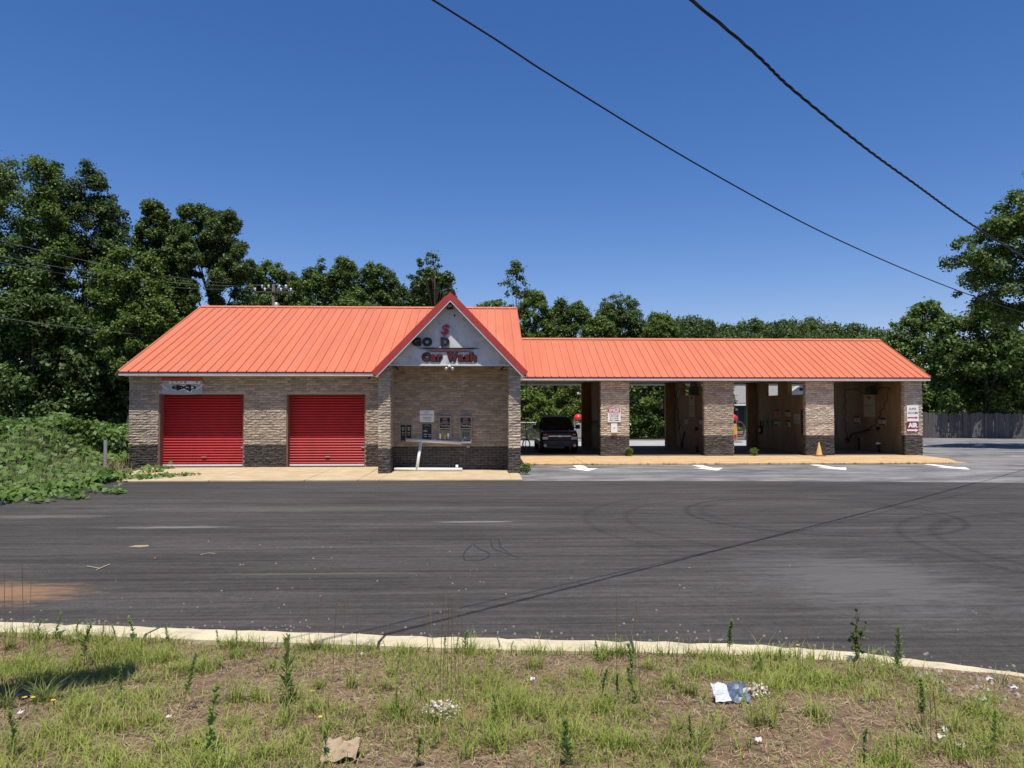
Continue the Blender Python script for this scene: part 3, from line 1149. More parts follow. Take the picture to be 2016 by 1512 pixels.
# --- wing: pillars, rear piers, side walls, ceiling
WF, WB = 36.0, 44.4
PIL = [(5.76, 7.15), (10.91, 12.35), (15.98, 17.39), (21.0, 21.89)]
REAR = [(5.89, 7.05), (10.98, 12.2), (15.99, 17.3), (21.02, 21.88)]
WALLX = [(6.42, 6.62), (11.52, 11.72), (16.50, 16.72), (21.22, 21.44)]
for i, (a, b) in enumerate(PIL):
    pil = MB().box(a, WF, 0, b, WF + 0.28, 3.72).build("bay_pillar", M['mortar'], BLD)
    brick_face(pil, Face((a, WF, 0), (1, 0, 0), (0, -1, 0)), b - a, 3.70, dark_to=0.97)
    brick_face(pil, Face((a, WF + 0.28, 0), (0, -1, 0), (-1, 0, 0)), 0.28, 3.70, dark_to=0.97)
    ra, rb = REAR[i]
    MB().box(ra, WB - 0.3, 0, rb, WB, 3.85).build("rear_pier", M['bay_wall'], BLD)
    wa, wb = WALLX[i]
    mb = MB()
    ya, yb = WF + 0.28, WB - 0.301
    if i in (1, 2):
        o1, o2 = (40.75, 42.65), (37.4, 39.35)
        mb.box(wa, ya, 0, wb, yb, 3.10)
        mb.box(wa, o1[1], 3.10, wb, yb, 3.9)
        mb.box(wa, o2[1], 3.10, wb, o1[0], 3.9)
        mb.box(wa, ya, 3.10, wb, o2[0], 3.9)
        mb.box(wa, o1[0], 3.84, wb, o1[1], 3.9)
        mb.box(wa, o2[0], 3.84, wb, o2[1], 3.9)
    else:
        mb.box(wa, ya, 0, wb, yb, 3.9)
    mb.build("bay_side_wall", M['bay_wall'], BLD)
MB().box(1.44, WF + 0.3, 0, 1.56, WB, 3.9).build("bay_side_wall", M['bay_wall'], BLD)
MB().box(1.6, WF - 0.0, 3.91, 21.9, WB + 0.1, 3.95).build("bay_ceiling", M['ceiling'], BLD)
MB().box(1.6, WB - 0.28, 3.852, 21.9, WB - 0.02, 3.905).build("rear_header", M['bay_wall'], BLD)
MB().box(1.6, WF + 0.02, 3.725, 21.9, WF + 0.2, 3.905).build("front_header", M['soffit'], BLD)
# gable end of the wing
MB().prism_x([(36.3, 3.96), (44.1, 3.96), (WR_Y, WR_Z - 0.22)], 21.6, 21.8).build("wing_gable_wall", M['siding'], BLD)


# ------------------------------------------------------------------ lettering on the gable
sg = thing("gable_sign", "raised black and red letters reading GO D and Car Wash on the grey gable", "sign", (-1.2, 26.98, 4.6))


def gp(u, v, Y=26.97):
    return at(u, v, Y)


YS = 26.965
for s, u, w in (("G", 820, 0.34), ("O", 841, 0.37), ("D", 876.5, 0.33)):
    p = at(u, 673, YS)
    letters("letter", s, p, 0.4, M['letter_black'], sg, w=w, h=0.335, ext=0.03, off=0.034)
p = at(877, 650, YS)
letters("dollar_symbol", "$", p, 0.4, M['sign_red'], sg, w=0.28, h=0.44, ext=0.03, off=0.009, shear=0.18)
for ch, u, w in (("C", 838.5, 0.235), ("a", 853, 0.185), ("r", 865.5, 0.17), ("W", 891, 0.34), ("a", 907.5, 0.175), ("s", 919.5, 0.175), ("h", 931.5, 0.2)):
    hh = 0.30 if ch in "CWh" else 0.225
    p = at(u, 705.5, YS)
    p.z = 4.13 + hh / 2
    letters("letter", ch, p + Vector((0, 0.014, 0)), 0.3, M['letter_black'], sg, w=w + 0.08, h=hh + 0.06, ext=0.014, off=0.04)
    letters("letter", ch, p, 0.3, M['letter_red'], sg, w=w, h=hh, ext=0.022, off=0.010)
a, b = at(823, 686, YS), at(945, 687.5, YS)
MB().prism([(a.x, a.z + 0.012), (a.x + 0.3, a.z - 0.02), (b.x - 0.3, a.z - 0.02), (b.x, a.z + 0.012), (b.x - 0.25, a.z + 0.03), (a.x + 0.25, a.z + 0.03)], YS - 0.01, YS + 0.03).build("stripe", M['letter_black'], sg)
a, b = at(839, 691.5, YS), at(931, 691.5, YS)
MB().prism([(a.x, a.z + 0.02), (a.x + 0.3, a.z - 0.02), (b.x - 0.3, a.z - 0.02), (b.x, a.z + 0.02), (b.x - 0.2, a.z + 0.035), (a.x + 0.2, a.z + 0.035)], YS - 0.01, YS + 0.03).build("stripe", M['letter_red'], sg)
p = at(886, 714.5, YS + 0.01)
letters("street_number", "17 27", p, 0.12, M['grey_print'], sg, w=0.26, h=0.10, ext=0.004)
# old glue marks where letters are gone
mb = MB()
for u, v in ((889, 644), (897, 642), (893, 649), (898, 653), (890, 653)):
    q = at(u, v, 26.995)
    r_ = 0.03
    mb.prism([(q.x - r_, q.z), (q.x, q.z - r_ * 0.6), (q.x + r_, q.z), (q.x, q.z + r_ * 0.6)], 26.99, 27.01)
mb.build("glue_mark", M['grey_print'], sg)

# fixtures on the building
q = at(885.5, 604, 27.0)
t = thing("gable_light", "small dark square light fixture in the peak of the gable", "light", (q.x, 26.99, q.z))
MB().box(q.x - 0.11, 26.86, q.z - 0.10, q.x + 0.11, 26.995, q.z + 0.10).build("housing", M['black'], t, bevel=0.012)
MB().box(q.x - 0.085, 26.845, q.z - 0.03, q.x + 0.085, 26.858, q.z + 0.08).build("lens", M['grey_print'], t)
q = at(895, 621, 27.0)
t = thing("wall_vent", "tiny round dark vent below the gable light", "vent", (q.x, 26.99, q.z))
MB().prism([(q.x + 0.03 * math.cos(k * math.pi / 4), q.z + 0.045 * math.sin(k * math.pi / 4)) for k in range(8)], 26.97, 26.998).build("vent_ring", M['black'], t)
q = at(885, 722, 26.95)
t = thing("twin_floodlight", "twin white floodlight heads under the porch beam in the centre", "light", (q.x, 26.95, 3.95))
MB().box(q.x - 0.05, 26.93, 3.955, q.x + 0.05, 26.972, 4.02).tube([(q.x, 26.94, 3.98), (q.x, 26.86, 3.93)], 0.018).build("bracket", M['white'], t)
for s in (-1, 1):
    c = Vector((q.x + s * 0.10, 26.86, 3.86))
    m1 = MB().tube([c + Vector((-s * 0.10, 0, 0.08)), c], 0.014).tube([c + Vector((0, 0.09, 0.03)), c + Vector((s * 0.01, 0.02, 0.01)), c + Vector((s * 0.02, -0.07, -0.03))], [0.025, 0.045, 0.066], 12)
    m1.build("lamp_head", M['steel'], t, True)
for (u, v, Y, dx, lab) in ((779, 724, 27.05, 0.06, "small black security camera at the left end of the porch beam"), (992, 724, 27.05, -0.06, "small black security camera at the right end of the porch beam"),
                           (731, 742, 29.95, -0.05, "small dark flood lamp under the eave beside the porch")):
    q = at(u, v, Y)
    t = thing("security_camera", lab, "camera", tuple(q))
    MB().box(q.x - 0.03, Y - 0.03, q.z + 0.04, q.x + 0.03, Y + 0.03, q.z + 0.11).build("mount", M['black'], t)
    MB().tube([(q.x, Y, q.z + 0.05), (q.x + dx, Y - 0.05, q.z - 0.03), (q.x + dx * 2, Y - 0.14, q.z - 0.07)], [0.02, 0.035, 0.035], 8).build("barrel", M['black'], t)

# banner above the left door
p0, p1 = at(319, 744, 29.93), at(398, 775.5, 29.93)
t = thing("torn_banner", "grey and red banner with graffiti lettering above the left red door", "banner", (p0.x, 29.95, p1.z))
mb = MB()
nx, nz = 14, 5
for j in range(nz + 1):
    for i in range(nx + 1):
        x = p0.x + (p1.x - p0.x) * i / nx
        z = p1.z + (p0.z - 0.10 - p1.z) * j / nz - 0.025 * math.sin(math.pi * i / nx) * (1 - j / nz) * 1.2
        mb.v.append((x, 29.945 - 0.012 * math.sin(i * 1.1 + j), z))
for j in range(nz):
    for i in range(nx):
        k = j * (nx + 1) + i
        mb.f.append((k, k + 1, k + nx + 2, k + nx + 1))
mb.build("cloth", M['banner'], t)
MB().box(p0.x, 29.925, p0.z - 0.11, p1.x, 29.95, p0.z).build("red_edge", M['trim_red'], t)
cx, cz = (p0.x + p1.x) / 2, (p0.z + p1.z) / 2
letters("lettering", "exp", (cx + 0.08, 29.922, cz - 0.10), 0.4, M['white'], t, w=1.02, h=0.30, ext=0.003, off=0.045)
letters("lettering", "exp", (cx + 0.08, 29.915, cz - 0.10), 0.4, M['black'], t, w=0.98, h=0.25, ext=0.003, off=0.012)
letters("lettering", "MALIBU", (cx + 0.10, 29.917, cz + 0.13), 0.2, M['white'], t, w=1.22, h=0.12, ext=0.003, off=0.012)
mb = MB()
for s in (-1, 1):
    for k in range(4):
        x = cx + s * (0.55 + 0.06 * k)
        z = cz - 0.14 + 0.05 * k
        mb.prism([(x, z), (x + s * 0.16, z + 0.045), (x + s * 0.05, z + 0.05)][::s], 29.918, 29.925)
mb.build("flame_mark", M['white'], t)


# ------------------------------------------------------------------ pay panels in the porch
YP = 28.47


def rect(u0, v0, u1, v1, Y):
    a, b = at(u0, v0, Y), at(u1, v1, Y)
    return a.x, b.z, b.x, a.z


def rbox(u0, v0, u1, v1, Y0, Y1, mb=None):
    x0, z0, x1, z1 = rect(u0, v0, u1, v1, Y0)
    return (mb or MB()).box(x0, Y0, z0, x1, Y1, z1)


q = at(799, 853, YP)
t = thing("instruction_board", "beige framed pair of tall black instruction boards at the left end of the porch wall", "panel", tuple(q))
rbox(786, 833.5, 812.5, 873, YP - 0.02, YP + 0.02).build("frame", M['panel_frame'], t)
for a, b in ((789, 798), (800, 809.5)):
    rbox(a, 836.5, b, 868.5, YP - 0.035, YP - 0.021).build("board", M['black'], t)
    for v, w, hgt in ((841, 5.5, 2.4), (844.5, 4, 3), (851, 5, 2), (855.5, 4, 1.4), (866.5, 3, 1.2)):
        m = (a + b) / 2
        rbox(m - w / 2, v, m + w / 2, v + hgt, YP - 0.039, YP - 0.036).build("print", M['grey_print'], t)
q = at(840.5, 820, YP)
t = thing("notice_sign", "white rectangular notice with small black print above the green bill panel", "sign", tuple(q))
rbox(826.5, 808, 854.5, 831, YP - 0.01, YP + 0.01).build("board", M['white'], t)
for s, v, w, h_, u in (("NOTICE", 811, 0.16, 0.03, 840), ("CAR WASH", 813.6, 0.14, 0.024, 840), ("NO TRUCKS OR TRAILERS", 816.5, 0.46, 0.04, 840.5), ("PLEASE READ BEFORE USE", 822, 0.32, 0.03, 841), ("TOKENS  QUARTERS", 824.5, 0.3, 0.03, 841), ("NO REFUNDS", 827, 0.3, 0.03, 841)):
    p = at(u, v, YP - 0.014)
    letters("print", s, p, 0.05, M['letter_black'], t, w=w, h=h_, ext=0.001)
q = at(841, 851, YP)
t = thing("bill_changer", "black panel with green arched heading in a beige frame below the white notice", "machine", tuple(q))
rbox(829.5, 833.5, 851.5, 869, YP - 0.02, YP + 0.02).build("frame", M['panel_frame'], t)
rbox(831.5, 835, 849.3, 867, YP - 0.035, YP - 0.021).build("board", M['black'], t)
c0 = at(840.5, 845, YP - 0.04)
mb = MB()
for k in range(8):
    a0, a1 = math.pi * (0.25 + 0.5 * k / 8), math.pi * (0.25 + 0.5 * (k + 1) / 8)
    r0, r1 = 0.13, 0.18
    mb.quad(*[(c0.x + r_ * math.cos(a_), c0.y, c0.z + r_ * math.sin(a_)) for r_, a_ in ((r0, a1), (r0, a0), (r1, a0), (r1, a1))])
mb.build("arched_print", M['green_print'], t)
for u0, v0, u1, v1, mm in ((834, 847, 841, 850, 'grey_print'), (836.5, 843.5, 842, 844.7, 'green_print'), (834, 854, 841, 856, 'grey_print'), (834, 858, 840, 860, 'grey_print'), (843.5, 855, 848, 857, 'grey_print'), (843.5, 858.5, 848, 860.5, 'grey_print'), (834, 863, 848, 863.8, 'green_print')):
    rbox(u0, v0, u1, v1, YP - 0.039, YP - 0.036).build("print", M[mm], t)
for idx, (a, b, lab) in enumerate(((863.5, 888.5, "left of the two vending machines, with three small products in its olive lower window"), (904, 929, "right of the two vending machines, with an empty olive lower window"))):
    q = at((a + b) / 2, 845, YP)
    t = thing("vending_machine", lab, "machine", tuple(q), "wall vending machines in the porch")
    rbox(a, 819, b, 869.5, YP - 0.10, YP + 0.02).build("cabinet", M['panel_frame'], t, bevel=0.008)
    rbox(a + 2.5, 822.5, b - 2.5, 832.2, YP - 0.118, YP - 0.102).build("header_panel", M['black'], t)
    p = at((a + b) / 2, 825.3, YP - 0.122)
    letters("print", "CAR" if idx == 0 else "CAR", p, 0.1, M['pink_print'], t, w=0.19, h=0.075, ext=0.001, off=0.006)
    p = at((a + b) / 2, 829.7, YP - 0.122)
    letters("print", "Care", p, 0.1, M['pink_print'], t, w=0.21, h=0.075, ext=0.001, off=0.004)
    rbox(a + 2.5, 834, b - 2.5, 842.5, YP - 0.118, YP - 0.102).build("header_panel", M['black'], t)
    p = at((a + b) / 2, 838.2, YP - 0.122)
    letters("print", "Vending", p, 0.1, M['pink_print'] if idx == 0 else M['grey_print'], t, w=0.36, h=0.11, ext=0.001, off=0.004)
    rbox(a + 2.3, 848.5, b - 2.3, 868, YP - 0.115, YP - 0.102).build("window_panel", M['olive'], t)
    rbox(a + 2.5, 845.5, b - 2.5, 847, YP - 0.112, YP - 0.102).build("slot", M['black'], t)
    if idx == 0:
        for u, w, v0, v1, mm in ((866.8, 3.6, 853.5, 864.5, 'white'), (875.5, 4.6, 856, 865.5, 'cone'), (882.5, 4, 853, 860, 'white'), (882.5, 3.2, 861.5, 864, 'white')):
            rbox(u - w / 2, v0, u + w / 2, v1, YP - 0.15, YP - 0.116).build("product", M[mm], t, bevel=0.01)
    else:
        for u in (912, 917, 922):
            rbox(u - 1.6, 850.5, u + 1.6, 861, YP - 0.125, YP - 0.116).build("coil_slot", M['green_slat'], t)
        rbox(913.5, 860.8, 917, 862.3, YP - 0.128, YP - 0.116).build("token_tag", M['white'], t)
        for u in (910.5, 928):
            rbox(u - 1.3, 865.5, u + 1.3, 868, YP - 0.145, YP - 0.116).build("coin_knob", M['white'], t)
q = at(922, 879.5, YP)
t = thing("wall_outlet", "small pale outlet box on the dark bricks below the right vending machine", "outlet", tuple(q))
rbox(919, 877, 925, 881.5, YP - 0.05, YP + 0.01).build("cover", M['notice'], t, bevel=0.006)
rbox(920.5, 878, 923.5, 880.5, YP - 0.055, YP - 0.051).build("socket", M['grey_print'], t)

# collapsed white pipe frame
t = thing("pipe_frame", "collapsed white plastic pipe frame leaning below the pay panels", "pipe frame", tuple(at(850, 924, 27.6)))
Yf = 28.25
a, b = at(799, 866, Yf), at(908, 872, Yf)
MB().tube([a, b], 0.062, 12).build("top_pipe", M['pvc'], t, True)
c, d = at(905, 871, Yf + 0.03), at(928, 871.5, Yf + 0.03)
MB().box(c.x, Yf - 0.02, c.z - 0.03, d.x, Yf + 0.10, c.z + 0.035).build("end_trough", M['pvc'], t)
e = at(829, 869, Yf)
f_ = at(820.5, 924, 27.85)
f_.z = 0.11
MB().tube([e, f_], 0.058, 12).build("leaning_pipe", M['pvc'], t, True)
g0, g1 = at(776, 925, 27.95), at(910, 928, 27.75)
g0.z, g1.z = 0.115, 0.115
MB().tube([g0, g1], 0.062, 12).build("bottom_pipe", M['pvc'], t, True)
h0 = at(899.5, 926, 27.77)
h0.z = 0.115
MB().tube([h0, h0 + Vector((0, 0, 0.17))], 0.05, 12).build("pipe_stub", M['pvc'], t, True)
MB().tube([a + Vector((1.1, 0, 0)), a + Vector((1.1, 0.2, 0))], 0.03, 8).tube([b + Vector((-0.7, 0, 0)), b + Vector((-0.7, 0.2, 0))], 0.03, 8).build("wall_bracket", M['pvc'], t, True)

# ------------------------------------------------------------------ signs on the bay pillars
YW = 35.945
q = at(1209, 815, YW)
t = thing("smile_sign", "white sign with red SMILE heading on the first bay pillar", "sign", tuple(q))
rbox(1196.5, 804.5, 1222, 831, YW - 0.015, YW).build("board", M['white'], t)
rbox(1196.8, 804.7, 1221, 812, YW - 0.02, YW - 0.0155).build("heading_band", M['sign_red'], t)
letters("print", "SMILE!", at(1209, 808.2, YW - 0.022), 0.15, M['white'], t, w=0.50, h=0.14, ext=0.001, off=0.004)
for s, v, w in (("THIS LOCATION", 815, 0.5), ("IS MONITORED", 819, 0.46), ("BY A 24HR", 823.2, 0.42), ("VIDEO CAMERA", 827.6, 0.5)):
    letters("print", s, at(1209.3, v, YW - 0.018), 0.1, M['maroon'] if v < 816 else M['letter_black'], t, w=w, h=0.066, ext=0.001, off=0.002)
q = at(1209, 843, YW)
t = thing("coin_box", "white metal box below the SMILE sign on the first bay pillar", "box", tuple(q))
rbox(1203, 834, 1215.5, 852, YW - 0.09, YW).build("case", M['white'], t, bevel=0.012)
rbox(1208, 841, 1210.5, 843.5, YW - 0.10, YW - 0.091).build("lock", M['steel'], t)
q = at(1238.5, 834.5, 36.05)
t = thing("hose_bib", "tiny white tap on the right edge of the first bay pillar", "tap", tuple(q))
MB().tube([(q.x - 0.04, 36.05, q.z), (q.x + 0.08, 36.0, q.z)], 0.02, 8).tube([(q.x + 0.06, 36.01, q.z), (q.x + 0.07, 35.97, q.z - 0.06)], 0.014, 8).build("spout", M['white'], t)
q = at(1797, 814, YW)
t = thing("vacuum_sign", "white SUPER VACUUMS sign with a red arrow on the rightmost pillar", "sign", tuple(q))
rbox(1785.3, 798, 1808.8, 829.5, YW - 0.015, YW).build("board", M['white'], t)
letters("print", "SUPER", at(1797, 805, YW - 0.018), 0.15, M['letter_black'], t, w=0.37, h=0.115, ext=0.001, off=0.001)
letters("print", "VACUUMS", at(1797, 812.8, YW - 0.018), 0.15, M['letter_black'], t, w=0.52, h=0.12, ext=0.001, off=0.002)


def arrow_sign(u0, u1, v, th, m, t, Y):
    a, b = at(u0, v, Y), at(u1, v, Y)
    z = a.z
    MB().prism([(a.x, z - th), (b.x - 0.13, z - th), (b.x - 0.13, z - th * 2.2), (b.x, z), (b.x - 0.13, z + th * 2.2), (b.x - 0.13, z + th), (a.x, z + th)], Y - 0.002, Y).build("arrow", m, t)


arrow_sign(1786.5, 1807.5, 822.3, 0.032, M['sign_red'], t, YW - 0.017)
q = at(1797, 840, YW)
t = thing("air_sign", "maroon AIR sign with a white arrow below the vacuums sign", "sign", tuple(q))
rbox(1785, 830.3, 1808.5, 850.5, YW - 0.012, YW).build("board", M['maroon'], t)
letters("print", "AIR", at(1797.5, 837, YW - 0.015), 0.2, M['white'], t, w=0.50, h=0.24, ext=0.001, off=0.012)
arrow_sign(1786, 1807.5, 847, 0.042, M['white'], t, YW - 0.014)

# traffic cone
t = thing("traffic_cone", "sun-faded orange traffic cone standing in front of the third bay pillar", "cone", (16.42, 35.55, 0.05))
cx, cy = 16.42, 35.55
MB().lathe(cx, cy, [(0.165, 0.085), (0.15, 0.11), (0.03, 0.70), (0.022, 0.72)], 16).build("cone_body", M['cone'], t, True)
MB().box(cx - 0.25, cy - 0.25, 0.052, cx + 0.25, cy + 0.25, 0.088).build("cone_base", M['cone_base'], t, bevel=0.012)


# ------------------------------------------------------------------ bay fittings
def wx(u, v, X):
    d = ray(u, v)
    k = X / d[0]
    return Vector((X, d[1] * k, EYE + d[2] * k))


def wall_card(name, label, cat, X, u0, v0, u1, v1, m, prints, group=None):
    a, b = wx(u0, v0, X), wx(u1, v1, X)
    zc = (a.z + b.z) / 2
    h = abs(a.z - b.z)
    t = thing(name, label, cat, (X, (a.y + b.y) / 2, zc - h / 2), group)
    y0, y1 = min(a.y, b.y), max(a.y, b.y)
    MB().box(X - 0.012, y0, zc - h / 2, X + 0.002, y1, zc + h / 2).build("board", m, t)
    w = y1 - y0
    for (fa, fb, fc_, fd, mm) in prints:
        MB().box(X - 0.016, y1 - fb * w, zc - h / 2 + fc_ * h, X - 0.0125, y1 - fa * w, zc - h / 2 + fd * h).build("print", M[mm], t)
    return t


X4, X3, X2, XA = 21.22, 16.50, 11.52, 6.42
wall_card("instruction_sign", "tall faded notice hanging in the centre of the fourth bay wall", "sign", X4, 1700.5, 776, 1722.5, 821, M['notice'],
          [(0.3, 0.7, 0.90, 0.94, 'grey_print'), (0.3, 0.7, 0.83, 0.88, 'letter_black'), (0.4, 0.6, 0.76, 0.80, 'letter_black'), (0.1, 0.9, 0.56, 0.60, 'grey_print'), (0.1, 0.9, 0.48, 0.50, 'letter_black'), (0.3, 0.7, 0.22, 0.42, 'grey_print'), (0.8, 0.9, 0.12, 0.18, 'letter_black')])
for lab, u0, v0, u1, v1 in (("dark and pale poster left of the tall notice on the fourth bay wall", 1682, 818, 1693.5, 834), ("dark and pale poster right of the tall notice on the fourth bay wall", 1731, 822, 1744.5, 837)):
    wall_card("poster", lab, "poster", X4, u0, v0, u1, v1, M['notice'], [(0, 1, 0.70, 1.0, 'black'), (0.0, 0.9, 0.0, 0.16, 'black'), (0.3, 0.5, 0.3, 0.6, 'sign_red')], "posters in the wash bays")
for lab, u0, v0, u1, v1, pr in (("red and black poster, upper left of the four on the third bay wall", 1526, 806, 1536, 821, [(0, 1, 0.75, 1, 'black'), (0.1, 0.9, 0, 0.7, 'sign_red')]),
                                ("red, black and pink poster, upper right of the four on the third bay wall", 1546, 807, 1556.5, 822, [(0, 1, 0.7, 1, 'black'), (0.1, 0.7, 0.2, 0.6, 'pink_print'), (0.0, 1, 0, 0.15, 'sign_red')]),
                                ("black and grey poster, lower left of the four on the third bay wall", 1526, 826, 1536, 839.5, [(0, 1, 0.75, 1, 'black'), (0.3, 0.9, 0.3, 0.6, 'grey_print'), (0, 0.6, 0, 0.3, 'black')]),
                                ("black and pale poster, lower right of the four on the third bay wall", 1546, 827, 1556.5, 840.5, [(0, 1, 0.7, 1, 'black'), (0.1, 0.5, 0.1, 0.6, 'black')])):
    wall_card("poster", lab, "poster", X3, u0, v0, u1, v1, M['notice'], pr, "posters in the wash bays")
wall_card("rate_card", "pale framed card with a drawing nearest the front of the third bay wall", "sign", X3, 1563, 815, 1575, 834, M['grey_print'], [(0.12, 0.88, 0.42, 0.88, 'notice'), (0.3, 0.7, 0.55, 0.75, 'grey_print'), (0.1, 0.9, 0.18, 0.22, 'letter_black'), (0, 1, 0.33, 0.38, 'black')])
wall_card("instruction_sign", "tall notice behind the hose boom on the second bay wall", "sign", X2, 1356.5, 777.5, 1367.5, 821, M['notice'], [(0.3, 0.7, 0.8, 0.9, 'letter_black'), (0.2, 0.8, 0.62, 0.75, 'grey_print'), (0, 1, 0.46, 0.5, 'jamb'), (0.3, 0.7, 0.2, 0.4, 'pink_print')])
wall_card("poster", "dark and pale poster near the front of the second bay wall", "poster", X2, 1376.5, 822, 1384.5, 838, M['notice'], [(0, 1, 0.7, 1, 'black'), (0, 0.9, 0.25, 0.35, 'grey_print'), (0, 0.9, 0, 0.12, 'black')], "posters in the wash bays")
wall_card("emblem_plate", "small round-topped emblem plate on the second bay wall", "sign", X2, 1348, 822, 1355, 835, M['notice'], [(0.1, 0.9, 0.8, 1.0, 'black'), (0.3, 0.7, 0.3, 0.5, 'grey_print')])


def boom(label, X, um, vm, ul, vl, ur, vr, hoses, gun_path):
    c = wx(um, vm, X - 0.35)
    t = thing("hose_boom", label, "hose boom", (X, c.y, c.z))
    XX = X - 0.35
    MB().box(X - 0.42, c.y - 0.28, c.z - 0.22, X, c.y + 0.28, c.z + 0.22).build("bracket", M['black'], t, bevel=0.02)
    for (u, v) in ((ul, vl), (ur, vr)):
        e = wx(u, v, XX)
        arm = MB().tube([c + Vector((0, 0, 0.18)), e], 0.028, 8).tube([c + Vector((0, 0, -0.22)), c + (e - c) * 0.55 + Vector((0, 0, 0.02))], 0.024, 8)
        arm.build("arm", M['black'], t)
    for path in hoses:
        pts = []
        P = [wx(u, v, XX + dx) for u, v, dx in path]
        for i in range(len(P) - 1):
            L_ = (P[i + 1] - P[i]).length
            n = max(4, int(L_ / 0.06))
            for k in range(n):
                q = P[i] + (P[i + 1] - P[i]) * (k / n)
                s = sum((P[j + 1] - P[j]).length for j in range(i)) + L_ * k / n
                q = q + Vector((0.04 * math.cos(s * 9), 0.085 * math.sin(s * 9) * min(1, s), 0))
                pts.append(q)
        MB().tube(pts, 0.018, 6).build("hose", M['black'], t, True)
    if gun_path:
        MB().tube([wx(u, v, XX + dx) for u, v, dx in gun_path], [0.05] * len(gun_path), 8).build("spray_wand", M['black'], t, True)
    return t


boom("V-shaped hose boom with two dangling coiled hoses on the fourth bay wall", X4, 1710, 769, 1663.5, 768, 1749.5, 764,
     [[(1663.5, 768, 0), (1664, 800, 0.1), (1665, 838, 0.2), (1668, 866, 0.25)], [(1749.5, 764, 0), (1745, 790, 0.1), (1732, 815, 0.2), (1722, 835, 0.25), (1711, 846, 0.25), (1695, 848, 0.25), (1676, 854, 0.2)]],
     [(1712, 845, 0.2), (1700, 848, 0.2), (1690, 850, 0.2), (1676, 855, 0.2), (1674, 862, 0.2)])
boom("hose boom with a dangling coiled hose on the second bay wall", X2, 1360.5, 770, 1327.5, 767, 1372, 765,
     [[(1327.5, 767, 0), (1332, 800, 0.1), (1337, 840, 0.2), (1342, 882, 0.25)], [(1332, 768, 0.0), (1334, 800, 0.15), (1339, 850, 0.25)]], [(1348, 850, 0.2), (1344, 865, 0.2), (1342, 884, 0.2)])
for lab, X, u, v in (("coiled dark hose end curled low on the fourth bay wall", X4, 1668, 866),):
    c = wx(u, v, X - 0.08)
    t = thing("hose_coil", lab, "hose", tuple(c))
    MB().tube([c + Vector((0, 0.16 * math.cos(a), 0.14 * math.sin(a))) for a in np.linspace(0, 2 * math.pi * 1.9, 30)], 0.035, 8).build("coil", M['rubber'], t, True)
# stand pipes by the walls
for lab, X, u, v0, v1, top in (("dark drain post with a pale cap at the foot of the fourth bay wall", X4, 1729, 874, 891, True), ("leaning dark pipe below the wand on the fourth bay wall", X4, 1690, 862, 887, False), ("dark stub pipe at the foot of the second bay wall", X2, 1371, 878, 891, False)):
    a, b = wx(u, v0, X - 0.2), wx(u + 1.5, v1, X - 0.2)
    b.z = 0.045
    t = thing("stand_pipe", lab, "pipe", tuple(b))
    MB().tube([b, a], 0.055, 10).build("pipe", M['rubber'], t, True)
    if top:
        MB().lathe(a.x, a.y, [(0.05, a.z - 0.02), (0.13, a.z), (0.12, a.z + 0.06), (0.05, a.z + 0.1)], 12).build("cap", M['white'], t, True)
for lab, X, u, v in (("round black valve on the fourth bay wall", X4, 1728.5, 843), ("round black valve on the second bay wall", X2, 1371, 844)):
    c = wx(u, v, X - 0.06)
    t = thing("wall_valve", lab, "valve", tuple(c))
    MB().tube([c + Vector((-0.08, 0, 0)), c + Vector((0.06, 0, 0))], 0.085, 12).tube([c + Vector((-0.06, 0, 0)), c + Vector((-0.06, 0, -0.2))], 0.02, 6).build("handwheel", M['rubber'], t)
# wands and hooks
k = 0
for X, us, v0, v1, wlab in ((X3, (1502, 1511, 1520), 829, 838, "third bay wall"), (XA, (1165, 1170, 1175), 830, 838, "first bay wall")):
    for i, u in enumerate(us):
        c = wx(u, (v0 + v1) / 2, X - 0.03)
        t = thing("tool_hook", "dark tool hook on the %s, %s from the rear" % (wlab, ("first", "second", "third")[i]), "hook", tuple(c), "tool hooks on the bay walls")
        MB().box(X - 0.02, c.y - 0.05, c.z - 0.2, X, c.y + 0.05, c.z + 0.2).build("plate", M['rubber'], t)
        MB().tube([(X - 0.02, c.y, c.z + 0.1), (X - 0.12, c.y, c.z + 0.05), (X - 0.13, c.y, c.z + 0.14)], 0.018, 6).build("hook", M['rubber'], t)
c = wx(1493, 840, X3 - 0.08)
c.y = 43.2
t = thing("brush_holder", "dark foam brush hanging in a holder at the rear of the third bay wall", "brush", (c.x, c.y, 0.9))
MB().tube([(c.x, c.y, 1.62), (c.x, c.y, 1.35)], 0.03, 8).build("handle", M['rubber'], t)
MB().lathe(c.x, c.y, [(0.05, 0.85), (0.13, 0.92), (0.14, 1.25), (0.05, 1.36)], 12).build("sleeve", M['rubber'], t, True)
MB().lathe(c.x - 0.06, c.y - 0.06, [(0.04, 0.95), (0.07, 0.98), (0.07, 1.18), (0.03, 1.22)], 10).build("brush_head", M['grey_print'], t, True)
c = wx(1579, 830, X3 - 0.05)
t = thing("wall_bar", "tall dark bar fixed by the front edge of the third bay wall", "bar", (c.x, c.y, 1.0))
MB().box(X3 - 0.09, c.y - 0.06, 1.0, X3, c.y + 0.06, 2.3).build("bar", M['black'], t, bevel=0.01)
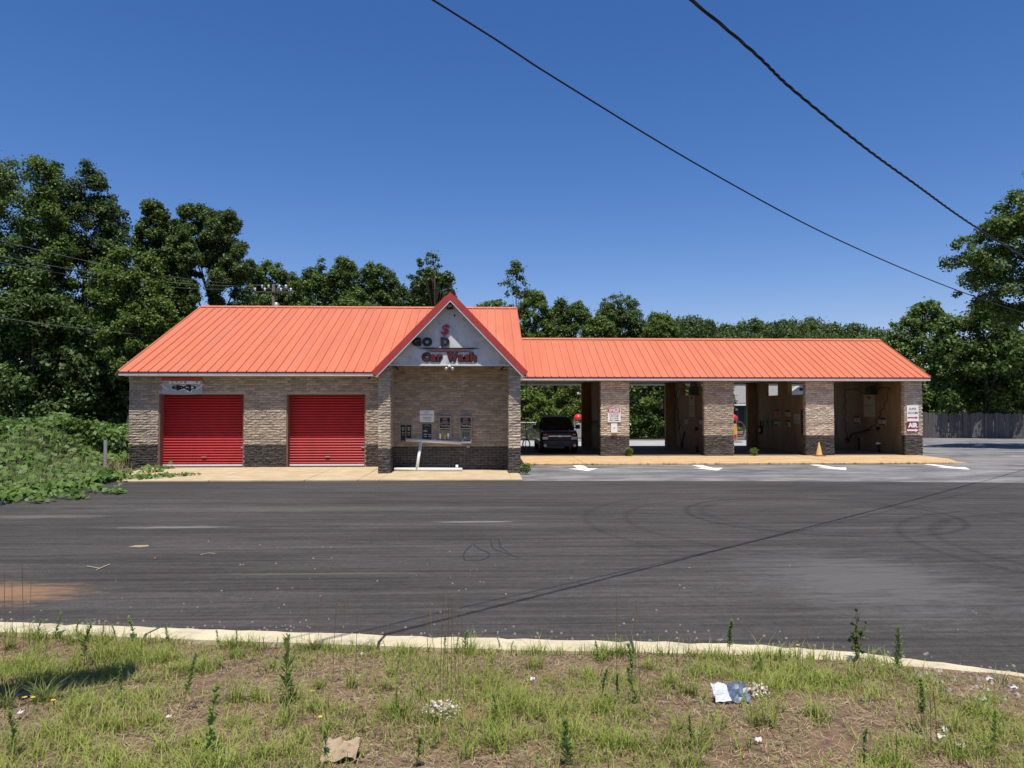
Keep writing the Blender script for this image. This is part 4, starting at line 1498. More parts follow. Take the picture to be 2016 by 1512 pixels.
for i, (u, lab) in enumerate(((1048, "dark lamp under the ceiling of the first bay, toward the porch"), (1093, "dark lamp under the ceiling of the first bay, mid bay"), (1276, "dark lamp under the ceiling of the second bay"), (1451, "dark lamp under the ceiling of the third bay"))):
    q = at(u, 748, 37.4)
    t = thing("ceiling_lamp", lab, "lamp", (q.x, q.y, 3.91), "ceiling lamps of the wash bays")
    MB().box(q.x - 0.14, q.y - 0.12, 3.80, q.x + 0.14, q.y + 0.12, 3.908).build("housing", M['black'], t, bevel=0.015)
    MB().box(q.x - 0.5, q.y + 0.13, 3.83, q.x + 0.5, q.y + 0.2, 3.908).build("tray", M['soffit'], t)
q = at(1036, 790, 37.5)
t = thing("hanging_hose", "thin dark hose hanging from the ceiling just inside the first bay", "hose", (q.x, q.y, 0.2))
MB().tube([(q.x + 0.05 * math.sin(k * 1.3) * (k > 5), q.y, 3.9 - k * 0.185) for k in range(20)], 0.02, 6).build("hose_line", M['rubber'], t, True)
MB().tube([(q.x + 0.18 * math.cos(a), q.y, 0.55 + 0.25 * math.sin(a)) for a in np.linspace(0, 2 * math.pi, 16)], 0.03, 6).build("hose_loop", M['rubber'], t, True)


# ------------------------------------------------------------------ the truck in the first bay
def loft(rings, cap=True):
    mb = MB()
    k = len(rings[0])
    for r_ in rings:
        mb.v += [tuple(p) for p in r_]
    for j in range(len(rings) - 1):
        for q in range(k):
            q2 = (q + 1) % k
            mb.f.append((j * k + q, j * k + q2, (j + 1) * k + q2, (j + 1) * k + q))
    if cap:
        mb.f.append(tuple(range(k - 1, -1, -1)))
        mb.f.append(tuple((len(rings) - 1) * k + q for q in range(k)))
    return mb


def truck(cx, yf, z0):
    t = thing("sport_utility_truck", "black sport utility truck with chrome grille bar parked facing out of the first bay", "truck", (cx, yf, z0))

    def ring(y, hw, zb, zt, crown=0.03, tuck=0.06):
        half = [(hw - 0.10, zb), (hw - 0.02, zb + 0.10), (hw, zb + 0.34), (hw - 0.01, zt - 0.16), (hw - tuck, zt - 0.03), (hw - tuck - 0.12, zt), (hw * 0.45, zt + crown)]
        pts = half + [(-x, z) for x, z in half[::-1]]
        return [(cx + x, yf + y, z0 + z) for x, z in pts]

    body = loft([ring(0.02, 0.86, 0.52, 1.02, 0.0, 0.05), ring(0.10, 0.93, 0.42, 1.08, 0.02), ring(0.35, 0.98, 0.38, 1.13), ring(0.8, 1.0, 0.36, 1.17), ring(1.45, 1.005, 0.36, 1.20), ring(3.2, 1.005, 0.36, 1.22), ring(4.9, 1.0, 0.38, 1.22), ring(5.45, 0.96, 0.45, 1.20)])
    body.build("body", M['car_paint'], t, True)

    def cab(y, hw, zb, zt, top):
        half = [(hw, zb), (hw - 0.02, zb + 0.05), (top, zt - 0.06), (top - 0.08, zt), (top * 0.5, zt + 0.02)]
        pts = half + [(-x, z) for x, z in half[::-1]]
        return [(cx + x, yf + y, z0 + z) for x, z in pts]

    loft([cab(1.42, 0.93, 1.12, 1.24, 0.86), cab(2.22, 0.93, 1.12, 1.84, 0.74), cab(2.7, 0.93, 1.12, 1.90, 0.75), cab(4.2, 0.93, 1.12, 1.90, 0.75), cab(4.9, 0.93, 1.12, 1.84, 0.74), cab(5.35, 0.92, 1.12, 1.26, 0.84)]).build("cabin", M['car_paint'], t, True)
    # windscreen and side glass
    g = MB()
    n = 8
    for i in range(n):
        xa, xb = -0.80 + 1.6 * i / n, -0.80 + 1.6 * (i + 1) / n
        f0 = lambda x: 0.03 * (1 - (x / 0.8) ** 2)
        g.quad((cx + xa, yf + 1.44 - f0(xa), z0 + 1.28), (cx + xb, yf + 1.44 - f0(xb), z0 + 1.28), (cx + xb * 0.87, yf + 2.16 - f0(xb), z0 + 1.82), (cx + xa * 0.87, yf + 2.16 - f0(xa), z0 + 1.82))
    g.build("windscreen", M['car_glass'], t, True)
    for s in (-1, 1):
        for ya, yb, yc, yd in ((1.85, 2.38, 2.95, 2.95), (3.02, 3.02, 3.95, 3.95), (4.05, 4.05, 4.85, 4.72)):
            q = [(cx + s * 0.935, yf + ya, z0 + 1.27), (cx + s * 0.935, yf + yc, z0 + 1.27), (cx + s * 0.775, yf + yd, z0 + 1.80), (cx + s * 0.775, yf + yb, z0 + 1.80)]
            MB().quad(*(q if s > 0 else q[::-1])).build("side_window", M['car_glass'], t)
        # mirrors
        m1 = MB().tube([(cx + s * 0.93, yf + 1.75, z0 + 1.27), (cx + s * 1.06, yf + 1.74, z0 + 1.30)], 0.03, 6)
        m1.box(cx + min(s * 1.03, s * 1.27), yf + 1.66, z0 + 1.22, cx + max(s * 1.03, s * 1.27), yf + 1.80, z0 + 1.44)
        m1.build("mirror", M['car_plastic'], t, bevel=0.03)
        # lamps: split level
        MB().box(cx + s * 0.86 - 0.20 * (s > 0) - 0.0 * (s < 0), yf - 0.015, z0 + 0.93, cx + s * 0.86 + 0.20 * (s < 0), yf + 0.1, z0 + 1.02).build("turn_lamp", M['amber'], t, bevel=0.015)
        MB().box(cx + (0.60 if s > 0 else -0.90), yf - 0.02, z0 + 0.72, cx + (0.90 if s > 0 else -0.60), yf + 0.1, z0 + 0.865).build("headlight", M['lamp_glass'], t, bevel=0.02)
        MB().tube([(cx + s * 0.76, yf - 0.10, z0 + 0.42), (cx + s * 0.76, yf - 0.02, z0 + 0.42)], 0.075, 12).build("fog_lamp", M['lamp_glass'], t)
        # wheels
        for yw in (0.95, 4.35):
            prof = [(0.0, 0.0)]
            w = MB()
            wc = Vector((cx + s * 0.86, yf + yw, z0 + 0.385))
            w.tube([wc + Vector((-s * 0.13, 0, 0)), wc + Vector((-s * 0.10, 0, 0)), wc + Vector((s * 0.10, 0, 0)), wc + Vector((s * 0.13, 0, 0))], [0.34, 0.385, 0.385, 0.34], 24)
            tyre = w.build("tyre", M['rubber'], t, True)
            MB().tube([wc + Vector((s * 0.125, 0, 0)), wc + Vector((s * 0.15, 0, 0))], [0.25, 0.22], 16).build("rim", M['steel'], tyre)
        MB().tube([(cx + s * 0.66, yf + 2.5, z0 + 1.92), (cx + s * 0.66, yf + 2.6, z0 + 1.985), (cx + s * 0.66, yf + 4.3, z0 + 1.985), (cx + s * 0.66, yf + 4.4, z0 + 1.92)], 0.02, 6).build("roof_rail", M['car_plastic'], t)
        # door handle and cladding
        MB().box(cx + s * 1.0 - 0.02, yf + 1.3, z0 + 0.40, cx + s * 1.0 + 0.025, yf + 3.6, z0 + 0.62).build("side_cladding", M['car_plastic'], t)
        MB().box(cx + s * 1.0 - 0.01, yf + 2.75, z0 + 1.0, cx + s * 1.0 + 0.03, yf + 2.92, z0 + 1.04).build("door_handle", M['chrome'], t)
    # grille and bar
    MB().box(cx - 0.58, yf - 0.005, z0 + 0.70, cx + 0.58, yf + 0.1, z0 + 0.85).build("lower_grille", M['black'], t)
    MB().box(cx - 0.58, yf - 0.005, z0 + 0.93, cx + 0.58, yf + 0.1, z0 + 1.03).build("upper_grille", M['black'], t)
    MB().box(cx - 0.60, yf - 0.045, z0 + 0.865, cx + 0.60, yf + 0.06, z0 + 0.925).build("grille_bar", M['chrome'], t, bevel=0.012)
    MB().prism([(cx - 0.13, z0 + 0.875), (cx - 0.04, z0 + 0.875), (cx - 0.04, z0 + 0.855), (cx + 0.06, z0 + 0.855), (cx + 0.06, z0 + 0.875), (cx + 0.15, z0 + 0.875), (cx + 0.13, z0 + 0.915), (cx + 0.04, z0 + 0.915), (cx + 0.04, z0 + 0.938), (cx - 0.06, z0 + 0.938), (cx - 0.06, z0 + 0.915), (cx - 0.15, z0 + 0.915)], yf - 0.06, yf - 0.046).build("emblem", M['chrome'], t)
    # bumper
    bm = loft([[(cx + x, yf + y, z0 + z) for y, z in ((-0.10 + o, 0.36), (-0.13 + o, 0.5), (-0.10 + o, 0.66), (0.12 + o, 0.66), (0.12 + o, 0.36))] for x, o in ((-0.97, 0.22), (-0.85, 0.06), (-0.5, 0.0), (0.5, 0.0), (0.85, 0.06), (0.97, 0.22))])
    bm.build("bumper", M['car_plastic'], t)
    for s in (-1, 1):
        MB().prism([(cx + s * 0.30 - 0.1, z0 + 0.40), (cx + s * 0.30 + 0.1, z0 + 0.40), (cx + s * 0.30 + 0.07, z0 + 0.47), (cx + s * 0.30 - 0.07, z0 + 0.47)], yf - 0.135, yf - 0.10).build("tow_recess", M['black'], t)
    MB().box(cx - 0.19, yf - 0.142, z0 + 0.48, cx + 0.19, yf - 0.128, z0 + 0.60).build("plate_mount", M['black'], t)
    for s in (-1, 1):
        MB().tube([(cx + s * 0.1, yf + 1.40, z0 + 1.255), (cx + s * 0.1 - 0.55, yf + 1.52, z0 + 1.36)], 0.012, 5).build("wiper", M['rubber'], t)
    return t


truck(3.93, 38.0, 0.045)


# ------------------------------------------------------------------ behind the bays
def vacuum(x, y, label, hose_side, m_panel='vac_yellow', m_low='vac_red'):
    t = thing("vacuum_station", label, "vacuum", (x, y, 0), "vacuum stations behind the bays")
    MB().box(x - 0.45, y - 0.45, -0.03, x + 0.45, y + 0.45, 0.14).build("base", M['rear_drive'], t, bevel=0.02)
    MB().lathe(x, y, [(0.24, 0.14), (0.24, 1.30), (0.22, 1.34)], 18).build("canister", M['steel'], t, True)
    MB().box(x - 0.17, y - 0.27, 0.55, x + 0.17, y - 0.2, 1.25).build("coin_panel", M[m_panel], t, bevel=0.01)
    MB().box(x - 0.17, y - 0.275, 0.30, x + 0.17, y - 0.2, 0.54).build("lower_panel", M[m_low], t, bevel=0.01)
    for s in (-1, 1):
        MB().tube([(x + s * 0.24, y, 0.14), (x + s * 0.24, y, 1.55)], 0.035, 8).build("leg", M['white'], t)
    MB().lathe(x, y, [(0.30, 1.50), (0.33, 1.55), (0.33, 1.68), (0.27, 1.82), (0.14, 1.92), (0.02, 1.95)], 20).build("lid", M['vac_red'], t, True)
    a = np.linspace(0, 1, 22)
    s = hose_side
    MB().tube([(x + s * (0.28 + 0.42 * math.sin(math.pi * q)), y - 0.2, 1.42 - 1.0 * q + 0.15 * math.sin(2 * math.pi * q)) for q in a], 0.055, 8).build("hose", M['vac_hose'], t, True)
    return t


vacuum(6.75, 52.4, "red-lidded vacuum station glimpsed past the black truck", 1, 'steel', 'steel')
vacuum(17.1, 50.0, "red-lidded vacuum station with drooping hose glimpsed beside the second bay pillar", 1)

# house beyond the third bay
t = thing("neighbour_house", "grey-roofed house with pale gable seen through the third bay", "house", (27, 68, 0))
MB().box(20.5, 67.0, -0.03, 26.9, 75, 2.8).build("wall", M['dark_green'], t)
MB().hexa([(20.0, 66.3, 2.62), (27.2, 66.3, 2.62), (31.0, 70.8, 5.7), (22.4, 70.8, 5.7), (20.0, 66.3, 2.80), (27.2, 66.3, 2.80), (31.0, 70.8, 5.88), (22.4, 70.8, 5.88)]).build("roof", M['shingle'], t)
MB().box(20.0, 66.26, 2.55, 27.2, 66.29, 2.70).build("fascia", M['white'], t)
MB().prism([(26.5, 0), (33.0, 0), (33.0, 2.9), (29.75, 5.1), (26.5, 2.9)], 65.6, 67.0).build("gable_wing", M['siding'], t)
for s in (-1, 1):
    a = (29.75 + s * 3.6, 2.78)
    MB().prism([(a[0], a[1]), (29.75, 5.22), (29.75, 5.42), (a[0], a[1] + 0.2)][::s], 65.3, 67.2).build("gable_roof", M['shingle'], t)
    MB().prism([(a[0], a[1] - 0.02), (29.75, 5.20), (29.75, 5.42), (a[0], a[1] + 0.2)][::s], 65.24, 65.29).build("rake_board", M['white'], t)
MB().box(28.55, 65.54, 3.9, 28.95, 65.59, 4.15).build("vent", M['black'], t)
for k in range(9):
    MB().box(20.8 + k * 0.62, 66.9, 0.5, 20.95 + k * 0.62, 66.98, 2.4).build("porch_slat", M['green_slat'], t)
for xx in (22.6, 23.1):
    MB().lathe(xx, 66.6, [(0.05, 2.08), (0.12, 2.12), (0.12, 2.26), (0.05, 2.32)], 10).build("porch_lamp", M['white'], t, True)
t = thing("stone_wall", "low grey stone wall behind the third bay", "wall", (18, 55, 0))
for j in range(3):
    for k in range(11):
        x = 15.3 + k * 0.55 + (0.27 if j % 2 else 0) + rnd.uniform(-0.02, 0.02)
        MB().box(x, 54.8 + rnd.uniform(-0.04, 0.04), -0.03 + j * 0.21, x + 0.53, 55.2, 0.165 + j * 0.21 + rnd.uniform(-0.01, 0.01)).build("stone", M['stone'], t, bevel=0.02)

# chain-link fence behind the first bay
t = thing("chain_link_fence", "thin chain link fence in the bushes behind the first bay", "fence", (4, 54.2, 0))
for k in range(4):
    x = -1.0 + k * 2.4
    MB().tube([(x, 54.2, -0.03), (x, 54.2, 1.32)], 0.03, 8).build("post", M['steel'], t)
MB().tube([(-1.0, 54.2, 1.30), (6.2, 54.2, 1.30)], 0.014, 8).build("top_rail", M['steel'], t)
mb = MB()
for k in range(-10, 110):
    x = -1.0 + k * 0.11
    for s in (-1, 1):
        xa, xb = (x, x + 1.25) if s > 0 else (x + 1.25, x)
        if min(xa, xb) < -1.0 or max(xa, xb) > 6.2:
            continue
        mb.quad((xa - 0.004, 54.2 + 0.003 * s, 0.02), (xa + 0.004, 54.2 + 0.003 * s, 0.02), (xb + 0.004, 54.2 + 0.003 * s, 1.28), (xb - 0.004, 54.2 + 0.003 * s, 1.28))
stuff(mb.build("wire_mesh", M['steel'], t))

# wooden fence on the right
t = thing("plank_fence", "weathered grey wooden plank fence under the trees at the right", "fence", (40, 57, 0))
fx0, fy0, fx1, fy1 = 33.2, 57.6, 49.0, 52.8
fd = Vector((fx1 - fx0, fy1 - fy0, 0))
fl = fd.length
fd.normalize()
fn = Vector((fd.y, -fd.x, 0))
u = 0.0
variants = []
for k in range(6):
    w, h = 0.150, 1.93
    c = 0.03
    mb = MB()
    mb.prism([(0, 0), (w, 0), (w, h - c), (w - c, h), (c, h), (0, h - c)], -0.011, 0.011)
    me = bpy.data.meshes.new("plank")
    me.from_pydata(mb.v, [], mb.f)
    me.materials.append(M['fence'])
    variants.append(me)
while u < fl - 0.1:
    o = link(bpy.data.objects.new("plank", rnd.choice(variants)))
    p = Vector((fx0, fy0, 0)) + fd * u + fn * rnd.uniform(-0.012, 0.02)
    o.parent = t
    o.matrix_parent_inverse = Matrix.Translation(-Vector(t.location))
    o.location = (p.x, p.y, rnd.uniform(0.0, 0.08))
    o.rotation_euler = (0, rnd.uniform(-0.02, 0.02), math.atan2(fd.y, fd.x))
    o.scale = (1, 1, rnd.uniform(0.96, 1.03))
    u += 0.153 + (0.05 if rnd.random() < 0.04 else 0)
for k in range(8):
    p = Vector((fx0, fy0, 0)) + fd * (k * 2.2 + 0.1) - fn * 0.1
    MB().box(p.x - 0.05, p.y - 0.05, -0.03, p.x + 0.05, p.y + 0.05, 1.95).build("post", M['fence'], t)
for z in (0.4, 1.55):
    a, b = Vector((fx0, fy0, z)) - fn * 0.04, Vector((fx1, fy1, z)) - fn * 0.04
    MB().hexa([a, b, b - fn * 0.04, a - fn * 0.04, a + Vector((0, 0, 0.09)), b + Vector((0, 0, 0.09)), b - fn * 0.04 + Vector((0, 0, 0.09)), a - fn * 0.04 + Vector((0, 0, 0.09))]).build("rail", M['fence'], t)


# ------------------------------------------------------------------ overhead wires and the pole
def catenary(a, b, sag, n):
    a, b = Vector(a), Vector(b)
    return [a + (b - a) * (k / n) - Vector((0, 0, sag * 4 * (k / n) * (1 - k / n))) for k in range(n + 1)]


def fit_line(pts):
    """through surveyed points, extended both ways"""
    P = [Vector(p) for p in pts]
    d0 = (P[0] - P[1])
    d1 = (P[-1] - P[-2])
    return [P[0] + d0 * 9, P[0] + d0 * 4] + P + [P[-1] + d1 * 2, P[-1] + d1 * 5]


def smooth3(pts, step):
    out = []
    for i in range(len(pts) - 1):
        p0, p1, p2, p3 = pts[max(i - 1, 0)], pts[i], pts[i + 1], pts[min(i + 2, len(pts) - 1)]
        n = max(2, int((p2 - p1).length / step))
        for k in range(n):
            t_ = k / n
            out.append(0.5 * ((2 * p1) + (p2 - p0) * t_ + (2 * p0 - 5 * p1 + 4 * p2 - p3) * t_ * t_ + (3 * p1 - p0 - 3 * p2 + p3) * t_ ** 3))
    out.append(pts[-1])
    return out


def line_pts(p0, p1, zs):
    pass


thick = [(-14.0, -6.3, 8.5), (-6.0, 1.0, 7.95), (2.5, 8.68, 7.40), (4.56, 10.58, 7.16), (6.62, 12.46, 7.0), (8.59, 14.25, 6.92), (11.83, 17.2, 6.82), (17.5, 22.4, 6.9), (23.0, 27.4, 7.2), (30, 33.8, 7.7)]
tp = smooth3([Vector(p) for p in thick], 0.06)
t = thing("power_cable", "thick twisted black cable crossing the sky to the upper right", "cable", (8, 14, 7))
MB().tube(tp[::6], 0.011, 6).build("core", M['wire'], t, True)
for ph in (0.0, 2.09, 4.19):
    pts = [p + Vector((0.0145 * math.cos(i * 0.42 + ph) * 0.7, -0.0145 * math.cos(i * 0.42 + ph) * 0.7, 0.0145 * math.sin(i * 0.42 + ph))) for i, p in enumerate(tp)]
    MB().tube(pts, 0.010, 5).build("strand", M['wire'], t, True)
thin = [(-14.0, -5.6, 8.0), (-6.0, 1.75, 7.05), (-0.47, 6.79, 6.27), (0.81, 7.91, 6.04), (3.12, 9.91, 5.69), (6.15, 12.48, 5.37), (10.83, 16.37, 5.13), (16.5, 21.0, 5.05), (23, 26.4, 5.2), (30, 32.3, 5.6)]
o = MB().tube(smooth3([Vector(p) for p in thin], 0.4), 0.0105, 6).build("telephone_wire", M['wire'], None, True)
tag(o, "thin single black wire crossing the sky below the thick cable", "wire")
# pole beyond the main roof
pb = at(538.5, 562, 60)
t = thing("utility_pole", "utility pole with white insulators rising behind the long red ridge", "pole", (pb.x, 60, -0.03))
MB().tube([(pb.x, 60, -0.03), (pb.x, 60, pb.z + 0.1)], [0.17, 0.12], 10).build("pole", M['wood_pole'], t, True)
for z, hw, yy in ((pb.z - 0.55, 1.5, 59.85), (pb.z - 0.25, 1.0, 60.15)):
    MB().box(pb.x - hw, yy - 0.05, z - 0.045, pb.x + hw, yy + 0.05, z + 0.045).build("crossarm", M['wood_pole'], t)
    for k in (-1, -0.45, 0.45, 1):
        MB().lathe(pb.x + k * hw * 0.95, yy, [(0.05, z + 0.06), (0.10, z + 0.12), (0.06, z + 0.2), (0.10, z + 0.27), (0.04, z + 0.33)], 8).build("insulator", M['white'], t, True)
MB().lathe(pb.x + 0.3, 59.75, [(0.16, pb.z - 2.2), (0.2, pb.z - 2.1), (0.2, pb.z - 1.5), (0.1, pb.z - 1.4)], 12).build("transformer", M['steel'], t, True)
MB().tube([(pb.x - 1.45, 59.85, pb.z - 0.3), (pb.x - 1.7, 59.85, pb.z - 0.45), (pb.x - 1.6, 59.85, pb.z - 0.75), (pb.x - 1.2, 59.85, pb.z - 0.6)], 0.025, 5).tube([(pb.x + 1.45, 59.85, pb.z - 0.3), (pb.x + 1.65, 59.85, pb.z - 0.5), (pb.x + 1.5, 59.85, pb.z - 0.85), (pb.x + 1.1, 59.85, pb.z - 0.6)], 0.025, 5).build("jumper_wire", M['pale_wire'], t)
for (lab, a, b, sag) in (("uppermost thin wire across the tall trees at the left", at(-40, 463, 34), (pb.x - 0.9, 60.1, pb.z + 0.05), 0.5),
                         ("upper of the two close wires across the tall trees at the left", at(-40, 496, 34), (pb.x - 0.4, 60.1, pb.z + 0.05), 0.55),
                         ("lower of the two close wires across the tall trees at the left", at(-40, 508, 34), (pb.x - 1.4, 59.85, pb.z - 0.25), 0.55),
                         ("lowest wire across the dark trees, passing behind the left roof corner", at(-40, 619, 31), at(420, 664, 52), 0.25)):
    pts = catenary(a, b, sag, 30)
    o = MB().tube(pts, 0.010, 5).build("overhead_wire", M['pale_wire'], None, True)
    tag(o, lab, "wire", "overhead wires at the left")

# sign-shaped box on a post, added out of view to cast shade on the grass
t = thing("lawn_shade_caster", "unseen sign-shaped box on a pole, added to cast shade on the lawn", "sign", (-6.4, 3.0, 0.4))
MB().tube([(-6.4, 2.0, 0.4), (-6.4, 2.0, 6.9)], 0.14, 12).build("post", M['steel'], t, True)
sd = Vector((1, 0.78, 0)).normalized()
sn = Vector((sd.y, -sd.x, 0))
c0 = Vector((-6.35, 2.06, 0))
c1 = c0 + sd * 4.05
MB().hexa([c0 + sn * 0.16 + Vector((0, 0, 6.0)), c1 + sn * 0.16 + Vector((0, 0, 6.0)), c1 - sn * 0.16 + Vector((0, 0, 6.0)), c0 - sn * 0.16 + Vector((0, 0, 6.0)),
           c0 + sn * 0.16 + Vector((0, 0, 6.8)), c1 + sn * 0.16 + Vector((0, 0, 6.8)), c1 - sn * 0.16 + Vector((0, 0, 6.8)), c0 - sn * 0.16 + Vector((0, 0, 6.8))]).build("cabinet", M['white'], t)


# ------------------------------------------------------------------ foliage
def leaf_quads(C, N, size, rng, aspect=0.6, fold=0.12):
    n = len(C)
    a = rng.normal(size=(n, 3))
    a -= (a * N).sum(1, keepdims=True) * N
    a /= np.linalg.norm(a, axis=1, keepdims=True) + 1e-9
    b = np.cross(N, a)
    s = size * rng.uniform(0.65, 1.35, (n, 1))
    a = a * s * 0.5
    b = b * s * 0.5 * aspect
    up = N * s * fold
    return np.stack([C - a, C + b + up, C + a, C - b + up], 1)


def lobes_to_leaves(lobes, n_total, size, rng, flat=0.75, up=0.55, inner=0.55):
    lobes = np.asarray(lobes, float)
    w = lobes[:, 3] ** 2
    idx = rng.choice(len(lobes), n_total, p=w / w.sum())
    d = rng.normal(size=(n_total, 3))
    d[:, 2] = d[:, 2] + 0.25
    d /= np.linalg.norm(d, axis=1, keepdims=True)
    rr = inner + (1.08 - inner) * rng.random((n_total, 1)) ** 0.6
    C = lobes[idx, :3] + d * rr * lobes[idx, 3:4] * np.array([1, 1, flat])
    C += rng.normal(size=C.shape) * size * 0.35
    sc = rng.random(n_total) < 0.12
    C[sc] += rng.normal(size=(int(sc.sum()), 3)) * size * 0.75
    N = d * 0.7 + rng.normal(size=d.shape) * 0.6 + np.array([0, -0.15, up])
    N /= np.linalg.norm(N, axis=1, keepdims=True)
    return leaf_quads(C, N, size, rng)


def in_poly(p, poly):
    x, y = p
    c = False
    j = len(poly) - 1
    for i in range(len(poly)):
        xi, yi = poly[i]
        xj, yj = poly[j]
        if (yi > y) != (yj > y) and x < (xj - xi) * (y - yi) / (yj - yi + 1e-12) + xi:
            c = not c
        j = i
    return c


def limbs(mb, base, top, tips, r0, rr):
    base, top = Vector(base), Vector(top)
    n = 6
    pts, rs = [], []
    for k in range(n + 1):
        f = k / n
        j = Vector((rr.uniform(-1, 1), rr.uniform(-1, 1), 0)) * r0 * 0.7 * (0 < k < n)
        pts.append(base + (top - base) * f + j)
        rs.append(r0 * (1.25 if k == 0 else 1.0) * (1 - 0.72 * f))
    mb.tube(pts, rs, 8)
    for tip in tips:
        tip = Vector(tip)
        f = min(0.9, max(0.25, (tip.z - base.z) / max(0.1, top.z - base.z) * 0.75))
        k = min(n - 1, int(f * n))
        s = pts[k]
        m = s + (tip - s) * 0.5 + Vector((0, 0, (tip - s).length * 0.10))
        r = rs[k] * 0.45
        mb.tube([s, m, tip], [r, r * 0.6, r * 0.18], 5)


def outline_tree(name, label, poly, Y, leaf, n_leaves, size, cat="tree", group=None, n_lobes=30, rlob=(0.16, 0.30), trunk=True, depth=0.45, seed=0, trunk_u=None, lean=0.0, inner=0.1, bark='bark', extra=(), clump=1.0, cover=3.6, trunk_r=None):
    """a tree whose crown outline was surveyed in the photograph; it gets its real distance, size and depth"""
    rng = np.random.default_rng(1000 + seed)
    rr = random.Random(seed)
    W_ = [(at(u, v, Y).x, at(u, v, Y).z) for u, v in poly]
    xs_ = [p[0] for p in W_]
    zs_ = [p[1] for p in W_]
    x0, x1, z0, z1 = min(xs_), max(xs_), max(0.0, min(zs_)), max(zs_)
    wid, hei = x1 - x0, z1 - z0
    R0 = min(wid, hei)
    lobes = []
    area = abs(sum(W_[i][0] * W_[(i + 1) % len(W_)][1] - W_[(i + 1) % len(W_)][0] * W_[i][1] for i in range(len(W_)))) / 2
    rm = max(0.22, min(0.66, R0 * 0.085)) * clump
    n_want = int(cover * area / (math.pi * rm * rm)) + 6
    tries = 0
    while len(lobes) < n_want and tries < 40000:
        tries += 1
        x, z = rr.uniform(x0, x1), rr.uniform(z0, z1)
        if not in_poly((x, z), W_):
            continue
        dmin = 1e9
        for i in range(len(W_)):
            ax, az = W_[i]
            bx, bz = W_[(i + 1) % len(W_)]
            vx, vz = bx - ax, bz - az
            q = max(0, min(1, ((x - ax) * vx + (z - az) * vz) / (vx * vx + vz * vz + 1e-9)))
            dmin = min(dmin, math.hypot(x - ax - q * vx, z - az - q * vz))
        r = rm * rr.uniform(0.55, 1.35)
        r = min(r, dmin + rm * 0.45)
        dep = depth * wid * 0.5 * math.sqrt(max(0.05, min(1.0, dmin / (0.45 * R0))))
        y = Y + rr.uniform(-1, 1) * dep
        lobes.append((x, y, z, r))
    for (u, v, r) in extra:
        p = at(u, v, Y)
        lobes.append((p.x, Y, p.z, r))
    cx = sum(l[0] for l in lobes) / len(lobes)
    tx = at(trunk_u, 800, Y).x if trunk_u is not None else cx
    t = thing(name, label, cat, (tx, Y, -0.03), group)
    V = lobes_to_leaves(lobes, n_leaves, size, rng, inner=inner)
    V = V[V[:, :, 2].min(1) > 0.0]
    me = quads_mesh("crown", V, leaf)
    adopt(link(bpy.data.objects.new("crown", me)), t)
    if trunk:
        mb = MB()
        top = (cx + lean, Y, z0 + hei * 0.72)
        tips = [l[:3] for l in rr.sample(lobes, min(12, len(lobes)))]
        limbs(mb, (tx, Y, -0.03), top, tips, trunk_r or max(0.05, 0.016 * (z1) + 0.02), rr)
        mb.build("trunk", M[bark], t, True)
    return t


LV, LD, LL, LF = M['leaf'], M['leaf_dark'], M['leaf_lime'], M['leaf_far']
T_ = outline_tree
# left wood
T_("oak_tree", "tall leafy tree at the far left edge of the wood", [(-190, 470), (-110, 390), (-40, 330), (20, 315), (45, 300), (80, 315), (108, 335), (118, 420), (140, 520), (150, 640), (110, 760), (60, 860), (-200, 860)], 46, LV, 105000, 0.185, n_lobes=80, seed=1, rlob=(0.07, 0.16))
T_("oak_tree", "dark-topped tall tree standing right of the far left tree", [(88, 350), (105, 315), (122, 302), (150, 306), (172, 312), (188, 340), (218, 362), (236, 392), (243, 432), (250, 470), (258, 500), (262, 530), (285, 600), (260, 720), (200, 850), (110, 860), (70, 600)], 49, LD, 98000, 0.185, n_lobes=80, seed=2, rlob=(0.07, 0.15))
T_("maple_tree", "fresh green lower tree in front of the tall left trees", [(180, 540), (205, 505), (250, 488), (295, 505), (322, 550), (345, 615), (340, 655), (318, 690), (290, 740), (240, 760), (205, 690), (178, 610)], 43, LL, 56000, 0.165, n_lobes=50, seed=3, rlob=(0.08, 0.18))
T_("oak_tree", "tree with a narrow leafy spire right of the sky gap", [(262, 500), (266, 455), (268, 435), (288, 430), (286, 400), (298, 388), (316, 405), (330, 425), (348, 438), (375, 470), (392, 520), (383, 545), (388, 600), (360, 660), (300, 640), (285, 560)], 54, LV, 62000, 0.19, n_lobes=60, seed=4, rlob=(0.08, 0.16))
T_("vine_covered_tree", "drooping dark tree hung with vines above the left end of the ridge", [(325, 460), (352, 405), (380, 402), (412, 412), (436, 418), (462, 420), (474, 450), (478, 478), (494, 505), (498, 528), (482, 556), (492, 640), (440, 660), (418, 610), (416, 562), (405, 532), (388, 545), (372, 600), (345, 560)], 56, LD, 68000, 0.19, n_lobes=64, seed=5, rlob=(0.07, 0.16))
T_("oak_tree", "dark understory tree in the shade behind the kudzu", [(-70, 600), (40, 560), (140, 600), (200, 660), (190, 860), (-70, 870)], 45, LD, 26000, 0.26, n_lobes=50, seed=6, rlob=(0.10, 0.2))
T_("oak_tree", "dark understory tree at the left end of the building", [(150, 680), (220, 650), (300, 640), (330, 700), (300, 870), (140, 870)], 47, LD, 22000, 0.26, n_lobes=44, seed=7, rlob=(0.12, 0.22))
